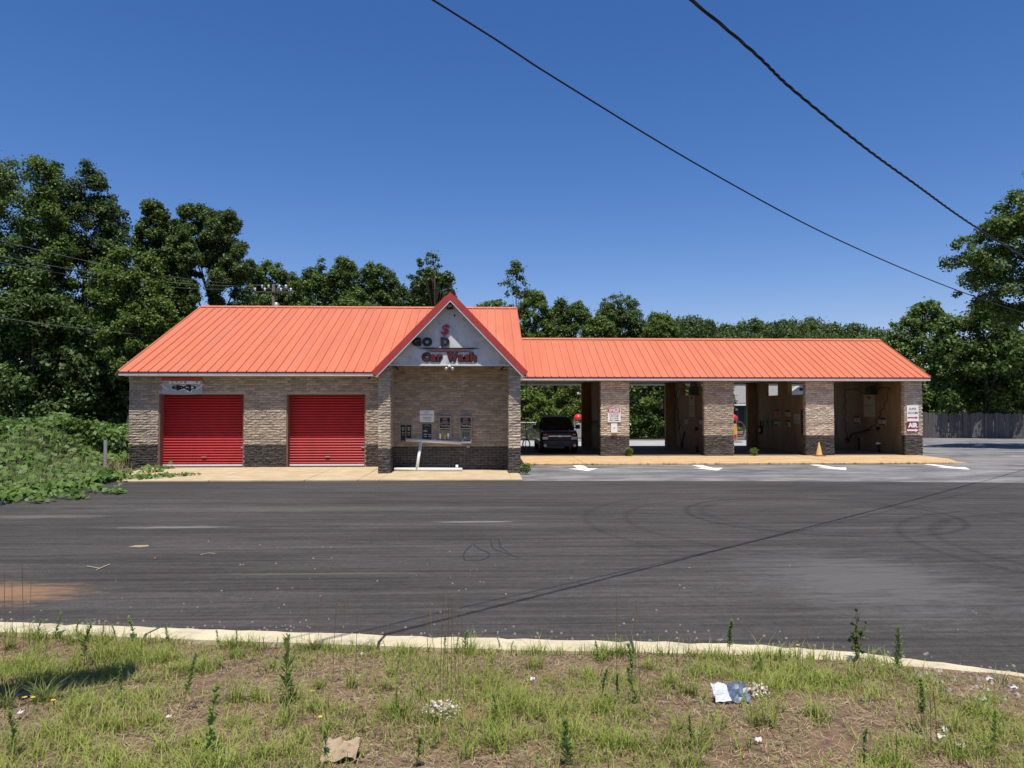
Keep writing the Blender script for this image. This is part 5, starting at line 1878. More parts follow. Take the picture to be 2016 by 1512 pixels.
for i, (poly, Y, lf, nl, lab, nm) in enumerate((
        ([(478, 660), (484, 575), (495, 540), (502, 523), (512, 530), (520, 512), (533, 520), (546, 514), (560, 530), (585, 545), (600, 590), (600, 660)], 68, LV, 17000, "rounded tree with spiky tops behind the left half of the ridge", "pine_tree"),
        ([(575, 660), (582, 560), (600, 535), (622, 524), (636, 510), (668, 508), (690, 512), (702, 535), (718, 590), (712, 660)], 72, LV, 20000, "tallest rounded tree behind the middle of the long ridge", "oak_tree"),
        ([(690, 660), (698, 560), (705, 535), (726, 518), (745, 522), (770, 535), (788, 562), (795, 660)], 74, LV, 16000, "rounded tree right of the tallest one behind the long ridge", "oak_tree"),
        ([(770, 660), (778, 572), (800, 548), (822, 535), (850, 530), (880, 548), (892, 575), (893, 620), (880, 660)], 66, LD, 17000, "dark rounded tree left of the gable peak", "oak_tree"),
        ([(610, 660), (630, 610), (680, 590), (740, 600), (790, 625), (800, 660)], 62, LV, 12000, "low broad tree just above the long ridge", "oak_tree"),
        ([(905, 660), (915, 612), (945, 600), (975, 590), (1010, 600), (1030, 660)], 84, LV, 9000, "low trees' crown right of the gable peak", "oak_tree"),
        ([(1005, 690), (1012, 612), (1028, 585), (1045, 573), (1064, 576), (1080, 595), (1092, 640), (1095, 690)], 78, LV, 13000, "rounded tree at the right end of the high ridge", "oak_tree"),
        ([(1078, 690), (1085, 612), (1100, 590), (1125, 588), (1148, 600), (1162, 620), (1172, 690)], 82, LV, 13000, "rounded tree with a shoulder above the left end of the bay roof", "oak_tree"),
        ([(1172, 690), (1176, 618), (1180, 598), (1196, 583), (1222, 580), (1246, 586), (1262, 606), (1268, 640), (1262, 690)], 88, LF, 13000, "tallest round-headed tree above the bay roof", "oak_tree"),
        ([(1140, 700), (1150, 640), (1170, 622), (1195, 630), (1212, 655), (1218, 700)], 70, LL, 8000, "fresh green low tree in front of the round-headed one", "maple_tree"),
        ([(1262, 700), (1272, 640), (1295, 618), (1318, 622), (1335, 650), (1342, 700)], 84, LL, 8000, "fresh green tree right of the round-headed one", "maple_tree"),
)):
    T_(nm, lab, poly, Y, lf, int(nl * 1.7), 0.23, n_lobes=34, seed=20 + i, rlob=(0.13, 0.24))
T_("young_tree", "thin open-topped young tree poking up left of the gable peak", [(818, 520), (832, 502), (850, 498), (868, 515), (886, 532), (893, 552), (880, 560), (862, 545), (838, 548), (822, 538)], 64, LV, 900, 0.24, n_lobes=16, seed=40, trunk_r=0.10, inner=0.2, depth=0.5, cover=1.0, clump=1.3)
T_("young_tree", "slender open young tree standing alone right of the gable peak", [(972, 598), (985, 580), (990, 548), (1000, 522), (1012, 510), (1028, 522), (1044, 545), (1036, 560), (1046, 582), (1030, 590), (1012, 582), (1000, 596)], 66, LV, 1150, 0.24, n_lobes=18, seed=41, trunk_r=0.09, inner=0.2, depth=0.6, cover=1.0, clump=1.3)
# far ridge of trees behind the bay roof: copies of a few kinds
PROTO = []
for k in range(4):
    rng = np.random.default_rng(300 + k)
    rr = random.Random(300 + k)
    lobes = []
    for _ in range(110):
        z = rr.uniform(1.2, 9.3)
        env = 4.1 * math.sqrt(max(0.05, 1 - ((z - 5.2) / 4.9) ** 2))
        a = rr.uniform(0, 2 * math.pi)
        q = env * math.sqrt(rr.uniform(0.05, 0.85))
        lobes.append((q * math.cos(a), q * math.sin(a), z, rr.uniform(0.5, 1.0)))
    me = quads_mesh("crown", lobes_to_leaves(lobes, 15000, 0.30, rng), LF)
    mb = MB()
    limbs(mb, (0, 0, 0), (0, 0, 8), [l[:3] for l in lobes[:8]], 0.28, rr)
    tr = mb.build("trunk", M['bark'], None, True)
    PROTO.append((me, tr.data))
    bpy.data.objects.remove(tr, do_unlink=True)
ORD = ["first", "second", "third", "fourth", "fifth", "sixth", "seventh", "eighth", "ninth", "tenth", "eleventh", "twelfth", "thirteenth", "fourteenth", "fifteenth", "sixteenth", "seventeenth", "eighteenth", "nineteenth", "twentieth", "twenty-first", "twenty-second"]


def proto_tree(u, vtop, Y, wpx, label, group, seed):
    rr = random.Random(seed)
    p = at(u, vtop, Y)
    H = p.z + 0.03
    wid = wpx / F_PX * Y
    t = thing("oak_tree", label, "tree", (p.x, Y, -0.03), group)
    BASE[t.name] = (0, 0, 0)
    me, trm = PROTO[rr.randrange(4)]
    for nm, d in (("crown", me), ("trunk", trm)):
        o = link(bpy.data.objects.new(nm, d))
        o.parent = t
    t.scale = (wid / 8.6, wid / 8.6, H / 10.2)
    t.rotation_euler = (0, 0, rr.uniform(0, 6.28))
    return t


far = [(1270, 612), (1305, 613), (1338, 612), (1368, 622), (1395, 624), (1425, 632), (1455, 631), (1482, 626), (1512, 622), (1545, 618), (1578, 623), (1610, 626), (1640, 630), (1668, 632), (1698, 636), (1722, 648), (1748, 650)]
for i, (u, v) in enumerate(far):
    proto_tree(u, v + (0, -5, 3, -2, 4)[i % 5], 104 + (i * 7) % 13, 104 + (i * 13) % 40, "dark skyline tree on the far ridge above the bay roof, %s from the left" % ORD[i], "skyline trees above the bay roof", 500 + i)
near = [(1240, 640), (1300, 640), (1352, 636), (1402, 642), (1450, 648), (1498, 646), (1545, 640), (1596, 645), (1645, 650), (1690, 655), (1735, 660)]
for i, (u, v) in enumerate(near):
    proto_tree(u, v, 92 + (i * 5) % 9, 96 + (i * 11) % 36, "tree of the nearer row just above the bay roof, %s from the left" % ORD[i], "nearer row of trees above the bay roof", 600 + i)
low = [(1880, 690, 84, 130), (1960, 680, 84, 130), (2050, 680, 86, 130), (-30, 560, 70, 170), (150, 600, 72, 190), (330, 620, 74, 180), (470, 600, 80, 150), (900, 640, 95, 120), (990, 640, 95, 120), (1060, 640, 92, 110)]
low += [(540, 560, 88, 150), (620, 545, 90, 160), (700, 545, 92, 150), (780, 555, 92, 150), (850, 570, 94, 140)]
for i, (u, v, Y, w) in enumerate(sorted(low)):
    proto_tree(u, v, Y, w, "shaded background tree filling the gap behind the front trees, %s from the left" % ORD[i], "trees filling the gaps behind", 700 + i)
# right-hand wood
T_("oak_tree", "bushy tree at the right end of the bay roof", [(1738, 700), (1742, 655), (1760, 640), (1775, 622), (1800, 605), (1826, 592), (1845, 602), (1862, 625), (1880, 680), (1875, 790), (1840, 835), (1790, 830), (1750, 770)], 66, LV, 26000, 0.27, n_lobes=55, seed=50, rlob=(0.09, 0.2))
T_("oak_tree", "bushy tree directly over the wooden fence", [(1840, 680), (1860, 625), (1885, 605), (1915, 590), (1950, 605), (1990, 640), (2030, 660), (2060, 720), (2060, 805), (1850, 805)], 57.0, LV, 30000, 0.27, depth=0.9, seed=51)
T_("oak_tree", "leafy tree filling the right edge above the fence", [(1960, 690), (2000, 640), (2080, 610), (2180, 640), (2240, 760), (2220, 835), (1980, 840)], 62, LD, 22000, 0.27, n_lobes=44, seed=52, rlob=(0.1, 0.2))
T_("oak_tree", "tall spreading tree reaching in from the right edge", [(1905, 600), (1890, 560), (1915, 530), (1880, 522), (1852, 512), (1846, 492), (1870, 478), (1905, 472), (1930, 462), (1925, 440), (1945, 425), (1968, 408), (1985, 385), (1990, 362), (2010, 350), (2060, 330), (2160, 330), (2230, 420), (2240, 560), (2150, 640), (2040, 632), (1990, 640), (1960, 600), (1930, 612)], 41, LV, 50000, 0.20, n_lobes=110, seed=53, rlob=(0.035, 0.085), trunk_u=2120, depth=0.6, inner=0.3, cover=2.6, clump=0.8)
# bushes behind the bays
T_("thicket_bush", "bright leafy bush behind the first bay, left of the truck", [(985, 868), (990, 800), (1020, 772), (1050, 765), (1085, 790), (1105, 830), (1110, 868)], 56, LL, 15000, 0.20, "bush", n_lobes=40, seed=60, trunk=False)
T_("thicket_bush", "bright tall bush above the black truck in the first bay", [(1070, 868), (1080, 790), (1105, 750), (1150, 735), (1190, 770), (1195, 868)], 57, LL, 15000, 0.20, "bush", n_lobes=40, seed=61, trunk=False)
T_("thicket_bush", "tall leafy thicket filling the rear opening of the second bay", [(1215, 866), (1215, 760), (1240, 725), (1320, 720), (1350, 760), (1350, 866)], 57, LV, 22000, 0.22, "bush", n_lobes=50, seed=62, trunk=False)
T_("thicket_bush", "leafy bush rising behind the second bay pillar, left of the grey house", [(1355, 866), (1350, 770), (1390, 735), (1440, 745), (1445, 790), (1430, 866)], 60, LL, 14000, 0.22, "bush", n_lobes=36, seed=63, trunk=False)
T_("oak_tree", "green tree above the grey house roof behind the third bay", [(1400, 770), (1410, 700), (1460, 680), (1560, 700), (1560, 770)], 80, LL, 12000, 0.30, n_lobes=30, seed=64)
T_("thicket_bush", "low weeds at the foot of the vacuum behind the third bay", [(1446, 868), (1448, 850), (1460, 842), (1480, 852), (1485, 868)], 56, LL, 2500, 0.14, "bush", n_lobes=14, seed=65, trunk=False)
T_("thicket_bush", "dark vine-hung bank behind the first bay header", [(980, 800), (985, 735), (1100, 730), (1130, 770), (1120, 810)], 62, LD, 12000, 0.22, "bush", n_lobes=30, seed=66, trunk=False)
T_("thicket_bush", "dark bush at the right foot of the plank fence", [(1990, 850), (2000, 800), (2060, 790), (2100, 860)], 60, LD, 4000, 0.2, "bush", n_lobes=14, seed=67, trunk=False)


# ------------------------------------------------------------------ kudzu bank at the left
def kudzu_height(x, y):
    """mounded vine bank: rises away from the lot"""
    d = np.clip((-11.9 - x) / 3.0, 0, 1)
    back = np.clip((y - 17) / 8.0, 0, 1)
    h = 0.18 + 1.0 * d * (0.45 + 0.55 * back) + 0.55 * np.clip((y - 25) / 3.0, 0, 1) * np.clip((-13.6 - x) / 1.5, 0, 1)
    h += 0.22 * np.sin(x * 1.7 + 0.6 * y) * d + 0.16 * np.sin(y * 1.9 - x) * d + 0.10 * np.sin(3.1 * x + 2.2 * y) * d
    return np.maximum(h, 0.03)


rng = np.random.default_rng(77)
n = 30000
x = -12.0 - 14.5 * rng.random(n) ** 1.25
y = 12.5 + 20.5 * rng.random(n)
keep = ~((x > -14.5) & (y > 27.6)) & ~((x > -13.0) & (y > 25.2))
x, y = x[keep], y[keep]
z = kudzu_height(x, y) - 0.20 * rng.random(len(x)) ** 2 + rng.normal(0, 0.03, len(x))
C = np.stack([x, y, np.maximum(z, 0.03)], 1)
N = rng.normal(size=C.shape) * 0.55 + np.array([0.1, -0.45, 0.9])
N /= np.linalg.norm(N, axis=1, keepdims=True)
V1 = leaf_quads(C, N, 0.21, rng, 0.85)
# trailing runners onto the lot and the apron
runs = [((-12.0, 22.4), (-10.1, 21.1)), ((-12.1, 21.0), (-10.6, 20.0)), ((-12.4, 24.6), (-10.2, 26.6)), ((-12.6, 25.6), (-11.0, 25.3)), ((-12.0, 19.8), (-11.1, 19.2)), ((-12.9, 27.4), (-12.0, 27.9)), ((-13.4, 29.3), (-12.2, 29.4))]
Cs = []
for (a, b) in runs:
    L_ = math.dist(a, b)
    m_ = int(L_ * 34)
    q = rng.random(m_) ** 0.8
    wdt = 0.30 * (1 - q) + 0.07
    Cs.append(np.stack([a[0] + (b[0] - a[0]) * q + rng.normal(0, 1, m_) * wdt, a[1] + (b[1] - a[1]) * q + rng.normal(0, 1, m_) * wdt * 1.3, 0.08 + 0.16 * rng.random(m_) * (1.1 - q)], 1))
C = np.concatenate(Cs)
N = rng.normal(size=C.shape) * 0.5 + np.array([0, -0.4, 0.9])
N /= np.linalg.norm(N, axis=1, keepdims=True)
V2 = leaf_quads(C, N, 0.17, rng, 0.85)
o = link(bpy.data.objects.new("kudzu", quads_mesh("kudzu", np.concatenate([V1, V2]), M['kudzu'])))
stuff(o)
o["label"] = "kudzu vines covering the bank left of the building"
# the bank under the vines
mb = MB()
gx = np.linspace(-27, -11.95, 40)
gy = np.linspace(12.2, 33, 44)
for yy in gy:
    for xx in gx:
        hgt = float(kudzu_height(np.array(xx), np.array(yy))) - 0.17
        if (xx > -14.9 and yy > 27.0) or (xx > -13.4 and yy > 24.6):
            hgt = -0.02
        if xx > -12.1:
            hgt = min(hgt, 0.02)
        mb.v.append((xx, yy, max(-0.02, hgt)))
for j in range(len(gy) - 1):
    for i in range(len(gx) - 1):
        k = j * len(gx) + i
        mb.f.append((k, k + 1, k + len(gx) + 1, k + len(gx)))
structure(mb.build("vine_bank_terrain", M['field'], None, True))
# shrubs hiding the wood's foot
for i, (poly, lab) in enumerate((([(-60, 900), (-60, 850), (20, 832), (90, 850), (110, 900)], "mound of vines at the far left of the bank"), ([(60, 900), (80, 845), (150, 826), (195, 838), (210, 900)], "tallest mound of vines left of the steel post"), ([(180, 905), (192, 868), (218, 858), (238, 884), (242, 910)], "small vine mound between the post and the brick corner"))):
    T_("vine_mound", lab, poly, 27 + i * 0.6, M['kudzu'], 5200, 0.17, "vines", n_lobes=26, seed=80 + i, trunk=False, rlob=(0.15, 0.3), group="vine mounds on the bank")
# pale seeding grass on the bank
rng = np.random.default_rng(78)


def blades(C, length, width, lean, rng, seg=2):
    n = len(C)
    az = rng.uniform(0, 2 * np.pi, n)
    d = np.stack([np.cos(az), np.sin(az), np.zeros(n)], 1)
    sd_ = np.stack([-np.sin(az), np.cos(az), np.zeros(n)], 1)
    L_ = (length * rng.uniform(0.5, 1.3, n))[:, None]
    wv = (width * rng.uniform(0.7, 1.3, n))[:, None]
    ln = (lean * rng.uniform(0.3, 1.4, n))[:, None]
    quads = []
    prev = C
    for s in range(seg):
        f0, f1 = s / seg, (s + 1) / seg
        p0 = C + d * L_ * ln * f0 ** 2 + np.array([0, 0, 1]) * L_ * (f0 - 0.35 * ln * f0 ** 2)
        p1 = C + d * L_ * ln * f1 ** 2 + np.array([0, 0, 1]) * L_ * (f1 - 0.35 * ln * f1 ** 2)
        w0, w1 = wv * (1 - f0 * 0.8) * 0.5, wv * (1 - f1 * 0.95) * 0.5
        quads.append(np.stack([p0 - sd_ * w0, p0 + sd_ * w0, p1 + sd_ * w1, p1 - sd_ * w1], 1))
    return np.concatenate(quads)


n = 3000
x = -12.3 - 3.2 * rng.random(n)
y = 20.0 + 6.6 * rng.random(n)
C = np.stack([x, y, np.maximum(0, kudzu_height(x, y) - 0.15)], 1)
o = link(bpy.data.objects.new("seeding_grass", quads_mesh("seeding_grass", blades(C, 0.42, 0.013, 0.5, rng), M['seed_grass'])))
stuff(o)
pp = at(208, 905, 26)
t = thing("steel_post", "short grey steel post standing in the kudzu left of the building", "post", (pp.x, 26, 0.2))
MB().box(pp.x - 0.05, 25.95, 0.1, pp.x + 0.05, 26.0, 1.32).box(pp.x - 0.05, 26.0, 0.1, pp.x - 0.03, 26.06, 1.32).build("post_channel", M['steel'], t)
t = thing("clay_heap", "strip of bare red clay showing between the vines by the left kerb", "clay", (-12.9, 20.2, 0.2))
mb = MB()
for k in range(9):
    for j in range(4):
        mb.v.append((-13.2 + 0.18 * j + rnd.uniform(-0.03, 0.03), 18.9 + k * 0.32, 0.10 + (0.24 if j in (1, 2) else 0) + rnd.uniform(-0.03, 0.03)))
for k in range(8):
    for j in range(3):
        q = k * 4 + j
        mb.f.append((q, q + 1, q + 5, q + 4))
mb.build("clay_surface", M['clay'], t, True)

# ------------------------------------------------------------------ the lawn's grass, straw and weeds
rng = np.random.default_rng(5)


def lawn_points(n):
    xs_ = rng.uniform(-8.5, 8.0, n)
    ys_ = 2.6 + rng.random(n) * 6.8
    ok = ys_ < kerb_y(np.minimum(xs_, 6.5)) - 0.31 - np.maximum(0, xs_ - 6.5) * 1.6
    return xs_[ok], ys_[ok]


cx_, cy_ = lawn_points(3600)
dens = np.sin(cx_ * 2.1 + 1.3 * cy_) + np.sin(cx_ * 0.9 - 2.2 * cy_ + 1.0) + rng.normal(0, 0.7, len(cx_)) + (6.5 - cy_) * 0.25
keep = dens > 0.3
cx_, cy_ = cx_[keep], cy_[keep]
Cg, Lg = [], []
for a, b in zip(cx_, cy_):
    m_ = int(rng.integers(20, 85))
    r_ = rng.uniform(0.04, 0.17)
    q = rng.normal(0, r_, (m_, 2))
    px, py = a + q[:, 0], b + q[:, 1] * 0.8
    Cg.append(np.stack([px, py, lawn_z(px, py) - 0.01], 1))
    Lg.append(np.full(m_, rng.uniform(0.06, 0.165)))
for _ in range(330):
    a, b = rng.uniform(-6.5, 6.0), rng.uniform(3.2, 8.0)
    m_ = int(rng.integers(25, 70))
    q = rng.normal(0, rng.uniform(0.025, 0.07), (m_, 2))
    Cg.append(np.stack([a + q[:, 0], b + q[:, 1], lawn_z(a + q[:, 0], b + q[:, 1]) - 0.01], 1))
    Lg.append(np.full(m_, rng.uniform(0.11, 0.24)))
for _ in range(110):
    a = rng.uniform(-6.5, 6.4)
    m_ = int(rng.integers(8, 40))
    px = a + rng.normal(0, 0.09, m_)
    py = kerb_y(np.minimum(px, 6.5)) - 0.30 - np.abs(rng.normal(0, 0.05, m_)) + rng.uniform(0, 0.03)
    Cg.append(np.stack([px, py, lawn_z(px, py) - 0.01], 1))
    Lg.append(np.full(m_, rng.uniform(0.10, 0.22)))
bx_, by_ = lawn_points(24000)
Cg.append(np.stack([bx_, by_, lawn_z(bx_, by_) - 0.01], 1))
Lg.append(rng.uniform(0.03, 0.10, len(bx_)))
Cg = np.concatenate(Cg)
Lg = np.concatenate(Lg)
ok = Cg[:, 1] < kerb_y(np.minimum(Cg[:, 0], 6.5)) - 0.29 - 0.45 * np.maximum(0, Cg[:, 0] - 3.6)
Cg, Lg = Cg[ok], Lg[ok]
o = link(bpy.data.objects.new("lawn_grass", quads_mesh("lawn_grass", blades(Cg, Lg, 0.0085, 0.8, rng, 3), M['grass'])))
stuff(o)
x, y = lawn_points(130000)
C = np.stack([x, y, lawn_z(x, y) + 0.004], 1)
n = len(C)
az = rng.uniform(0, 2 * np.pi, n)
L_ = rng.uniform(0.02, 0.085, n)[:, None]
d = np.stack([np.cos(az), np.sin(az), rng.normal(0.05, 0.16, n)], 1) * L_
s_ = np.stack([-np.sin(az), np.cos(az), np.zeros(n)], 1) * 0.0019
C[:, 2] += rng.random(n) * 0.02
V = np.stack([C - s_, C + s_, C + d + s_ * 0.6, C + d - s_ * 0.6], 1)
o = link(bpy.data.objects.new("dry_thatch", quads_mesh("dry_thatch", V, M['straw'])))
stuff(o)


def weed_meshes(seed, leaves=70, spread=0.2, bare=0.1, wid=0.03, droop=0.2):
    rng_ = np.random.default_rng(seed)
    k = np.arange(leaves)
    f = bare + (1 - bare) * (k / leaves) ** rng_.uniform(0.7, 1.1)
    bx, by = rng_.uniform(-0.16, 0.16, 2)
    axis = lambda q: np.stack([bx * q ** 2 + 0.015 * np.sin(q * 7 + seed), by * q ** 2 + 0.015 * np.cos(q * 6), q], -1)
    az = k * 2.4 + rng_.normal(0, 0.6, leaves)
    ln = spread * (1.15 - 0.65 * f) * rng_.uniform(0.45, 1.3, leaves)
    d = np.stack([np.cos(az), np.sin(az), 0.25 + 1.1 * f + rng_.normal(0, 0.25, leaves)], 1)
    d /= np.linalg.norm(d, axis=1, keepdims=True)
    s = np.stack([-np.sin(az), np.cos(az), rng_.normal(0, 0.25, leaves)], 1)
    p0 = axis(f)
    p1 = p0 + d * ln[:, None] * 0.55
    p2 = p0 + d * ln[:, None] + np.array([0, 0, -droop]) * ln[:, None] * rng_.uniform(0, 1.6, (leaves, 1))
    w = 0.68 * wid * rng_.uniform(0.7, 1.25, leaves)[:, None]
    V = np.concatenate([np.stack([p0 - s * w * 0.3, p0 + s * w * 0.3, p1 + s * w, p1 - s * w], 1), np.stack([p1 - s * w, p1 + s * w, p2 + s * 0.001, p2 - s * 0.001], 1)])
    lf = quads_mesh("foliage", V, M['weed'])
    mb = MB().tube([tuple(axis(np.array(q))) for q in (0.0, 0.25, 0.5, 0.75, 1.0)], [0.009, 0.008, 0.007, 0.005, 0.003], 5)
    me = bpy.data.meshes.new("stem")
    me.from_pydata(mb.v, [], mb.f)
    me.materials.append(M['weed'])
    return lf, me


WP = [weed_meshes(q, (80, 96, 60, 84, 110, 66, 90, 74, 50, 100)[q], (0.20, 0.16, 0.26, 0.22, 0.15, 0.3, 0.19, 0.24, 0.28, 0.17)[q], (0.05, 0.3, 0.1, 0.0, 0.4, 0.15, 0.02, 0.22, 0.1, 0.35)[q], (0.036, 0.030, 0.042, 0.036, 0.026, 0.044, 0.034, 0.036, 0.046, 0.03)[q], 0.1 + 0.08 * (q % 5)) for q in range(10)]


def weed(u, vb, vt, label, group, i, name="weed_plant"):
    p = on_lawn(u, vb)
    dist = math.hypot(p.x, p.y)
    h = (vb - vt) / F_PX * dist * 1.06
    t = thing(name, label, "weed", tuple(p), group)
    lf, st = WP[(i * 7 + 3) % 10]
    for nm, d in (("stem", st), ("foliage", lf)):
        o = link(bpy.data.objects.new(nm, d))
        o.parent = t
    t.scale = (h * 0.92 if h < 0.42 else 0.40, h * 0.92 if h < 0.42 else 0.40, h)
    t.rotation_euler = (rnd.uniform(-0.12, 0.12), rnd.uniform(-0.12, 0.12), rnd.uniform(0, 6.28))


kerbside = [(75, 1262, 1230), (108, 1252, 1210), (152, 1250, 1220), (200, 1256, 1228), (228, 1252, 1222), (265, 1254, 1212), (330, 1258, 1228), (430, 1268, 1238), (466, 1268, 1236), (543, 1268, 1246), (875, 1280, 1244), (897, 1285, 1252), (917, 1288, 1246), (985, 1285, 1254), (1005, 1290, 1264), (1177, 1303, 1265), (1500, 1325, 1290), (1537, 1318, 1285), (1678, 1328, 1295)]
for i, (u, a, b) in enumerate(kerbside):
    weed(u, a, b, "small leafy weed against the cream kerb, %s from the left" % ORD[i], "small weeds along the kerb", i)
tall = [(165, 1312, 1245, "tall weed in front of the kerb above the dark shade on the lawn"), (240, 1397, 1328, "leafy weed in the grass left of the pair in mid lawn"), (360, 1402, 1312, "tall leafy weed right of the shade's tip on the lawn"),
        (405, 1495, 1378, "densest bushy weed at the front of the lawn, left half"), (563, 1390, 1272, "tallest slim weed left of the cardboard scrap"), (25, 1488, 1420, "weed at the front left corner of the lawn"),
        (1433, 1302, 1226, "tall leafy weed standing against the kerb behind the foil wrapper"), (1768, 1306, 1238, "leafy-topped weed against the kerb at the right"), (1243, 1340, 1272, "slim weed behind the pair right of the dry flower clump"),
        (1252, 1385, 1318, "right one of the trio of weeds in the middle of the lawn"), (1185, 1378, 1320, "left one of the trio of weeds in the middle of the lawn"), (1218, 1388, 1326, "middle one of the trio of weeds in the middle of the lawn"),
        (780, 1407, 1364, "short weed left of the white dried flower clump"), (980, 1428, 1374, "short weed right of the white dried flower clump"), (1120, 1510, 1425, "bushy weed at the front edge in the middle of the lawn"),
        (820, 1510, 1452, "leafy weed at the front edge right of the cardboard scrap"), (1815, 1445, 1358, "tall weed amid green grass at the right of the lawn"), (1360, 1473, 1412, "slim weed left of the foil wrapper, nearer the viewer"),
        (1700, 1500, 1440, "weed at the front of the lawn below the foil wrapper"), (1960, 1480, 1420, "weed at the front right corner of the lawn"), (640, 1500, 1445, "weed beside the left edge of the cardboard scrap")]
for i, (u, a, b, lab) in enumerate(tall):
    weed(u, a, b, lab, "tall leafy weeds on the lawn", i + 2)
# woody sapling by the kerb
p = on_lawn(1690, 1300)
t = thing("woody_sapling", "dark twiggy sapling with sparse leaves leaning over the kerb at the right", "sapling", tuple(p))
mb = MB()
tips = []
for dx, h in ((-0.04, 0.30), (0.0, 0.46), (0.05, 0.34)):
    pts = [p + Vector((dx * q, 0.03 * math.sin(q * 3), h * q)) for q in (0, 0.35, 0.7, 1.0)]
    mb.tube(pts, [0.008, 0.006, 0.005, 0.002], 5)
    tips += [p + Vector((dx * q, 0.03 * math.sin(q * 3), h * q)) for q in np.linspace(0.3, 1, 14)]
mb.build("stem", M['stem_dry'], t)
C = np.array([[q.x, q.y, q.z] for q in tips for _ in range(2)]) + rng.normal(0, 0.018, (len(tips) * 2, 3))
N = rng.normal(size=C.shape)
N /= np.linalg.norm(N, axis=1, keepdims=True)
adopt(link(bpy.data.objects.new("foliage", quads_mesh("foliage", leaf_quads(C, N, 0.045, rng, 0.7), M['leaf_dark']))), t)
# dry bare stalks: two clumps that rise against the asphalt
for lab, us, seed in (("clump of thin dry brown stalks in front of the middle of the kerb", [(846, 1372, 1190), (858, 1378, 1205), (866, 1380, 1178), (872, 1376, 1186), (880, 1378, 1200), (888, 1382, 1210), (904, 1378, 1182), (912, 1376, 1208), (898, 1380, 1196)], 1),
                      ("few thin grey stalks rising right of the dry stalk clump", [(1214, 1340, 1178), (1250, 1345, 1188), (1260, 1350, 1210)], 2),
                      ("thin dry stalks rising left of the middle of the kerb", [(611, 1345, 1165), (622, 1350, 1178), (655, 1345, 1200), (668, 1340, 1194), (700, 1330, 1212)], 3),
                      ("thin dry stalks at the left edge by the clay patch", [(10, 1300, 1158), (24, 1296, 1172), (46, 1300, 1144), (56, 1305, 1150)], 4),
                      ("thin dry stalks in the right part of the lawn near the weed", [(1820, 1470, 1375), (1832, 1475, 1395), (1846, 1470, 1382), (1870, 1472, 1400)], 5),
                      ("pale dry stalk against the kerb between the two tall weeds at the right", [(1574, 1330, 1235), (1581, 1332, 1262)], 6)):
    mb = MB()
    p0 = None
    for (u, a, b) in us:
        q = on_lawn(u, a)
        p0 = p0 or q
        h = (a - b) / F_PX * math.hypot(q.x, q.y) * 1.05
        ln = rnd.uniform(-0.05, 0.05)
        mb.tube([q, q + Vector((ln * 0.4, 0, h * 0.5)), q + Vector((ln, 0, h * 0.9)), q + Vector((ln * 1.1, 0, h))], [0.0024, 0.002, 0.0032, 0.0014], 4)
    t = thing("dry_stalks", lab, "stalks", tuple(p0), "clumps of dry stalks")
    mb.build("stalk", M['stem_dry'], t)
# dried flower clumps
for (u, v, wpx, nf, lab) in ((868, 1412, 74, 420, "clump of dried white clover heads in the middle of the lawn"), (1492, 1375, 46, 200, "pale dry tuft beside the foil wrapper")):
    p = on_lawn(u, v)
    w = wpx / F_PX * math.hypot(p.x, p.y) * 0.5
    t = thing("dried_flowers", lab, "flowers", tuple(p))
    th = rng.uniform(0, 2 * np.pi, nf)
    q = np.sqrt(rng.random(nf)) * w
    C = np.stack([p.x + q * np.cos(th), p.y + q * np.sin(th) * 0.8, p.z + 0.03 + 0.07 * (1 - (q / w) ** 2) * rng.uniform(0.4, 1.2, nf) + rng.normal(0, 0.014, nf)], 1)
    N = rng.normal(size=C.shape) * 0.7 + np.array([0, -0.3, 0.7])
    N /= np.linalg.norm(N, axis=1, keepdims=True)
    V = np.concatenate([leaf_quads(C + rng.normal(0, 0.004, C.shape), N, 0.019, rng, 0.8), leaf_quads(C, -N[:, [1, 0, 2]], 0.019, rng, 0.9)])
    adopt(link(bpy.data.objects.new("flower_heads", quads_mesh("flower_heads", V, M['clover']))), t)
    Cb = np.stack([C[:, 0], C[:, 1], np.full(nf, p.z - 0.01)], 1)
    adopt(link(bpy.data.objects.new("stems", quads_mesh("stems", blades(Cb, 0.10, 0.004, 0.3, rng), M['stem_dry']))), t)
# yellow flowers
for i, (u, v, lab) in enumerate(((48, 1380, "left yellow flower of the pair in the shade"), (64, 1380, "right yellow flower of the pair in the shade"), (104, 1385, "yellow flower right of the shaded pair"), (615, 1363, "yellow flower left of the mid lawn weeds"), (630, 1414, "yellow flower nearest the cardboard scrap"), (1571, 1250, "pale yellow flower against the kerb at the right"))):
    p = on_lawn(u, v + 28)
    h = 28 / F_PX * math.hypot(p.x, p.y)
    t = thing("yellow_flower", lab, "flower", tuple(p), "yellow flowers on the lawn")
    MB().tube([p, p + Vector((0.01, 0, h * 0.6)), p + Vector((0, 0, h))], 0.0025, 4).build("stem", M['weed'], t)
    mb = MB()
    for k in range(9):
        a0, a1 = k * 0.698, k * 0.698 + 0.5
        mb.poly([(p.x, p.y, p.z + h), (p.x + 0.017 * math.cos(a0), p.y + 0.017 * math.sin(a0), p.z + h + 0.006), (p.x + 0.017 * math.cos(a1), p.y + 0.017 * math.sin(a1), p.z + h + 0.006)])
    mb.build("petals", M['yellow'], t)


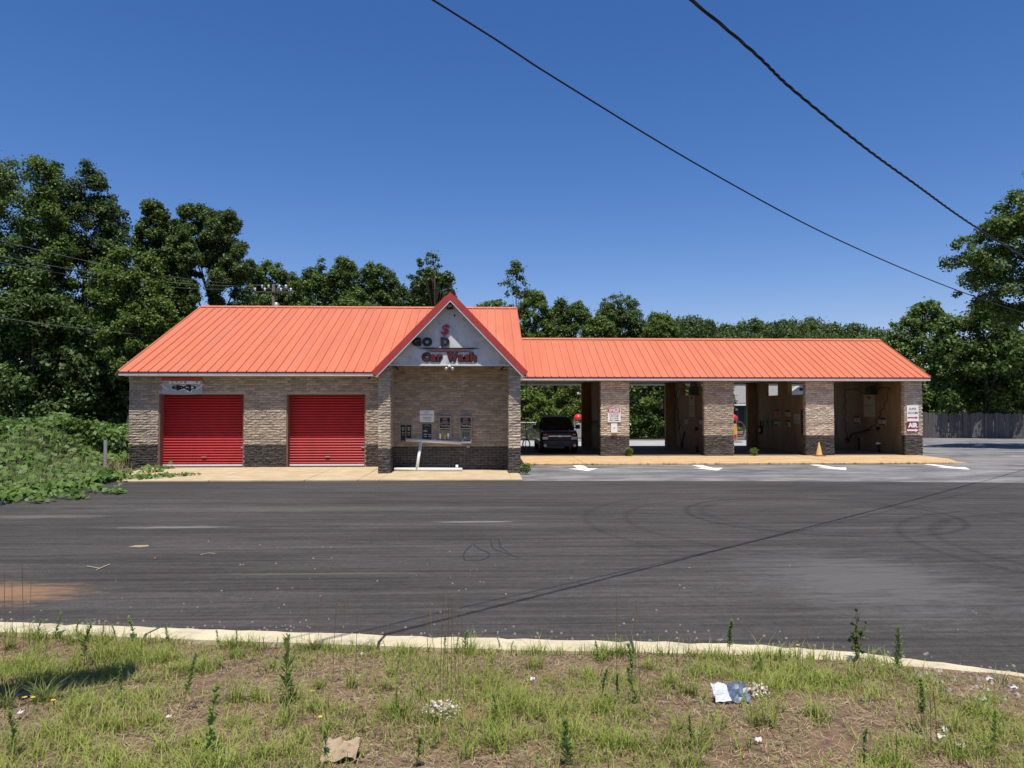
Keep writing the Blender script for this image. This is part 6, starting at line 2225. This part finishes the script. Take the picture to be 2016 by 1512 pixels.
# litter
def crumple(name, label, cat, u, v, wpx, hpx, m, amp, seed, nx=9, ny=6, tilt=0.35, m2=None, split=0.45):
    r2 = random.Random(seed)
    p = on_lawn(u, v)
    dist = math.hypot(p.x, p.y)
    w = wpx / F_PX * dist
    l = hpx / F_PX * dist * 1.6
    t = thing(name, label, cat, tuple(p))
    ht = [[r2.uniform(-amp, amp) for _ in range(nx + 1)] for _ in range(ny + 1)]

    def piece(i0, i1, mm, nm):
        mb = MB()
        for j in range(ny + 1):
            for i in range(i0, i1 + 1):
                x = p.x + w * (i / nx - 0.5) + ht[j][i] * 0.4
                y = p.y + l * (j / ny - 0.5) * math.cos(tilt) + ht[j][i] * 0.3
                z = p.z + 0.035 + l * (j / ny) * math.sin(tilt) + ht[j][i]
                mb.v.append((x, y, z))
        k = i1 - i0 + 1
        for j in range(ny):
            for i in range(k - 1):
                q = j * k + i
                mb.f.append((q, q + 1, q + k + 1, q + k))
        o = mb.build(nm, mm, t)
        so = o.modifiers.new("thickness", 'SOLIDIFY')
        so.thickness = 0.003
        return o

    if m2:
        s = int(nx * split)
        piece(0, s, m, "silver_half")
        piece(s, nx, m2, "blue_half")
    else:
        piece(0, nx, m, "sheet")
    return t


crumple("foil_wrapper", "crumpled silver and blue foil wrapper lying in the grass", "wrapper", 1438, 1382, 66, 26, M['foil'], 0.012, 3, tilt=0.5, m2=M['foil_blue'])
crumple("cardboard_scrap", "torn tan cardboard scrap at the front of the lawn", "cardboard", 670, 1495, 66, 30, M['cardboard'], 0.016, 4, tilt=0.4)
for i, (u, v, w, h, lab) in enumerate(((1493, 1467, 17, 8, "small white scrap below the foil wrapper"), (1860, 1445, 14, 10, "white scrap at the right of the lawn, nearest the tall weed"), (1853, 1460, 18, 7, "flat white scrap just below the one by the tall weed"), (1893, 1480, 22, 8, "white scrap lowest at the right of the lawn"), (1936, 1386, 22, 8, "white scrap under the kerb at the right edge"), (1995, 1362, 20, 7, "white scrap at the far right below the kerb"), (1948, 1345, 16, 6, "pale scrap right of the twig near the kerb"), (1048, 1345, 14, 9, "white bloom-like scrap in the grass below the kerb joint"), (40, 1412, 12, 9, "white scrap in the shade at the left"), (332, 1420, 14, 6, "pale chip right of the shade"), (712, 1294, 5, 4, "tiny white chip left of the stalk clump"), (1738, 1317, 7, 4, "tiny white chip beside the leafy-topped weed"), (150, 1262, 26, 10, "pale scrap of dry husk under the kerb at the left"))):
    crumple("paper_scrap", lab, "litter", u, v, w * 0.6, h * 0.6, M['litter'], 0.010, 30 + i, 5, 4, 0.2)["group"] = "white scraps on the lawn"


def on_lot(u, v, z=0.022):
    d = ray(u, v)
    k = (z - EYE) / d[2]
    return Vector((d[0] * k, d[1] * k, z))


p = on_lot(274, 1077)
o = MB().prism_z([(p.x - 0.16, p.y - 0.05), (p.x + 0.05, p.y - 0.09), (p.x + 0.17, p.y - 0.02), (p.x + 0.12, p.y + 0.09), (p.x - 0.10, p.y + 0.07)], 0.026, 0.040).build("paper_scrap", M['cardboard'])
tag(o, "flat tan scrap lying on the dark asphalt at the left", "litter")
for (pts, lab) in (([(172, 1115), (196, 1119), (216, 1111), (190, 1122)], "small dry twig on the asphalt at the left"), ([(395, 1092), (410, 1089), (424, 1090)], "small pale twig on the asphalt right of the tan scrap")):
    P_ = [on_lot(u, v, 0.032) for u, v in pts]
    o = MB().tube(P_, 0.009, 5).build("twig", M['straw'])
    tag(o, lab, "twig", "twigs on the asphalt")
# tar lines on the lot
mb = MB()
for pts in ([(928, 1075), (916, 1088), (911, 1098), (916, 1106), (945, 1107), (962, 1100), (964, 1092), (950, 1086), (938, 1080), (932, 1073)], [(966, 1064), (968, 1078), (975, 1085), (1000, 1093), (1022, 1101)], [(982, 1064), (985, 1080), (1000, 1090)]):
    P_ = [on_lot(u, v, 0.0) for u, v in pts]
    for a, b in zip(P_[:-1], P_[1:]):
        d = (b - a).normalized()
        s = Vector((-d.y, d.x, 0)) * 0.012
        mb.quad((a.x - s.x, a.y - s.y, 0.026), (a.x + s.x, a.y + s.y, 0.026), (b.x + s.x, b.y + s.y, 0.026), (b.x - s.x, b.y - s.y, 0.026))
o = mb.build("tar_line", M['tar'], lot_o)
# loose stones on the asphalt by the kerb
rng = np.random.default_rng(9)
mb = MB()
for _ in range(420):
    x = rng.uniform(-6, 6.2)
    y = kerb_y(x) + abs(rng.normal(0, 0.35)) + 0.03
    if rng.random() < 0.25:
        y += rng.uniform(0, 5)
    s = rng.uniform(0.005, 0.016)
    mb.hexa([(x - s, y - s, 0.02), (x + s, y - s, 0.02), (x + s, y + s, 0.02), (x - s, y + s, 0.02), (x - s * 0.5, y - s * 0.6, 0.022 + s), (x + s * 0.6, y - s * 0.5, 0.022 + s), (x + s * 0.4, y + s * 0.5, 0.022 + s), (x - s * 0.6, y + s * 0.4, 0.022 + s)])
stuff(mb.build("loose_gravel", M['stone']))
mb = MB()
for _ in range(420):
    x = rng.uniform(3.6, 7.0)
    y = kerb_y(min(x, 6.5)) - 0.3 - abs(rng.normal(0, 0.55))
    s = rng.uniform(0.005, 0.017)
    z = float(lawn_z(x, y))
    mb.hexa([(x - s, y - s, z - 0.005), (x + s, y - s, z - 0.005), (x + s, y + s, z - 0.005), (x - s, y + s, z - 0.005), (x - s * 0.5, y - s * 0.6, z + s), (x + s * 0.6, y - s * 0.5, z + s), (x + s * 0.4, y + s * 0.5, z + s), (x - s * 0.6, y + s * 0.4, z + s)])
stuff(mb.build("pale_gravel", M['pale_stone']))
# weeds at the pillars and the apron edge
for (x, y, z, h, lab) in ((7.12, 35.85, 0.05, 0.42, "small green weed at the foot of the first bay pillar"), (1.55, 26.9, 0.02, 0.35, "tuft of weeds at the foot of the right porch pillar"), (13.3, 35.9, 0.05, 0.35, "green weed growing in the third bay's doorway")):
    t = thing("weed_tuft", lab, "weed", (x, y, z))
    lobes = [(x + rnd.uniform(-0.1, 0.1), y + rnd.uniform(-0.08, 0.08), z + h * rnd.uniform(0.2, 0.9), 0.12) for _ in range(7)]
    adopt(link(bpy.data.objects.new("foliage", quads_mesh("foliage", lobes_to_leaves(lobes, 420, 0.065, rng), LL))), t)
    MB().tube([(x, y, z), (x, y, z + h * 0.9)], 0.008, 5).build("stem", M['weed'], t)
Cw = []
for _ in range(90):
    x = rng.uniform(1.7, 20.5)
    k = rng.integers(4, 16)
    Cw.append(np.stack([x + rng.normal(0, 0.05, k), 31.06 + rng.normal(0, 0.02, k), np.zeros(k)], 1))
Cw = np.concatenate(Cw)
o = link(bpy.data.objects.new("apron_edge_grass", quads_mesh("apron_edge_grass", blades(Cw, 0.13, 0.014, 0.6, rng), M['grass'])))
stuff(o)
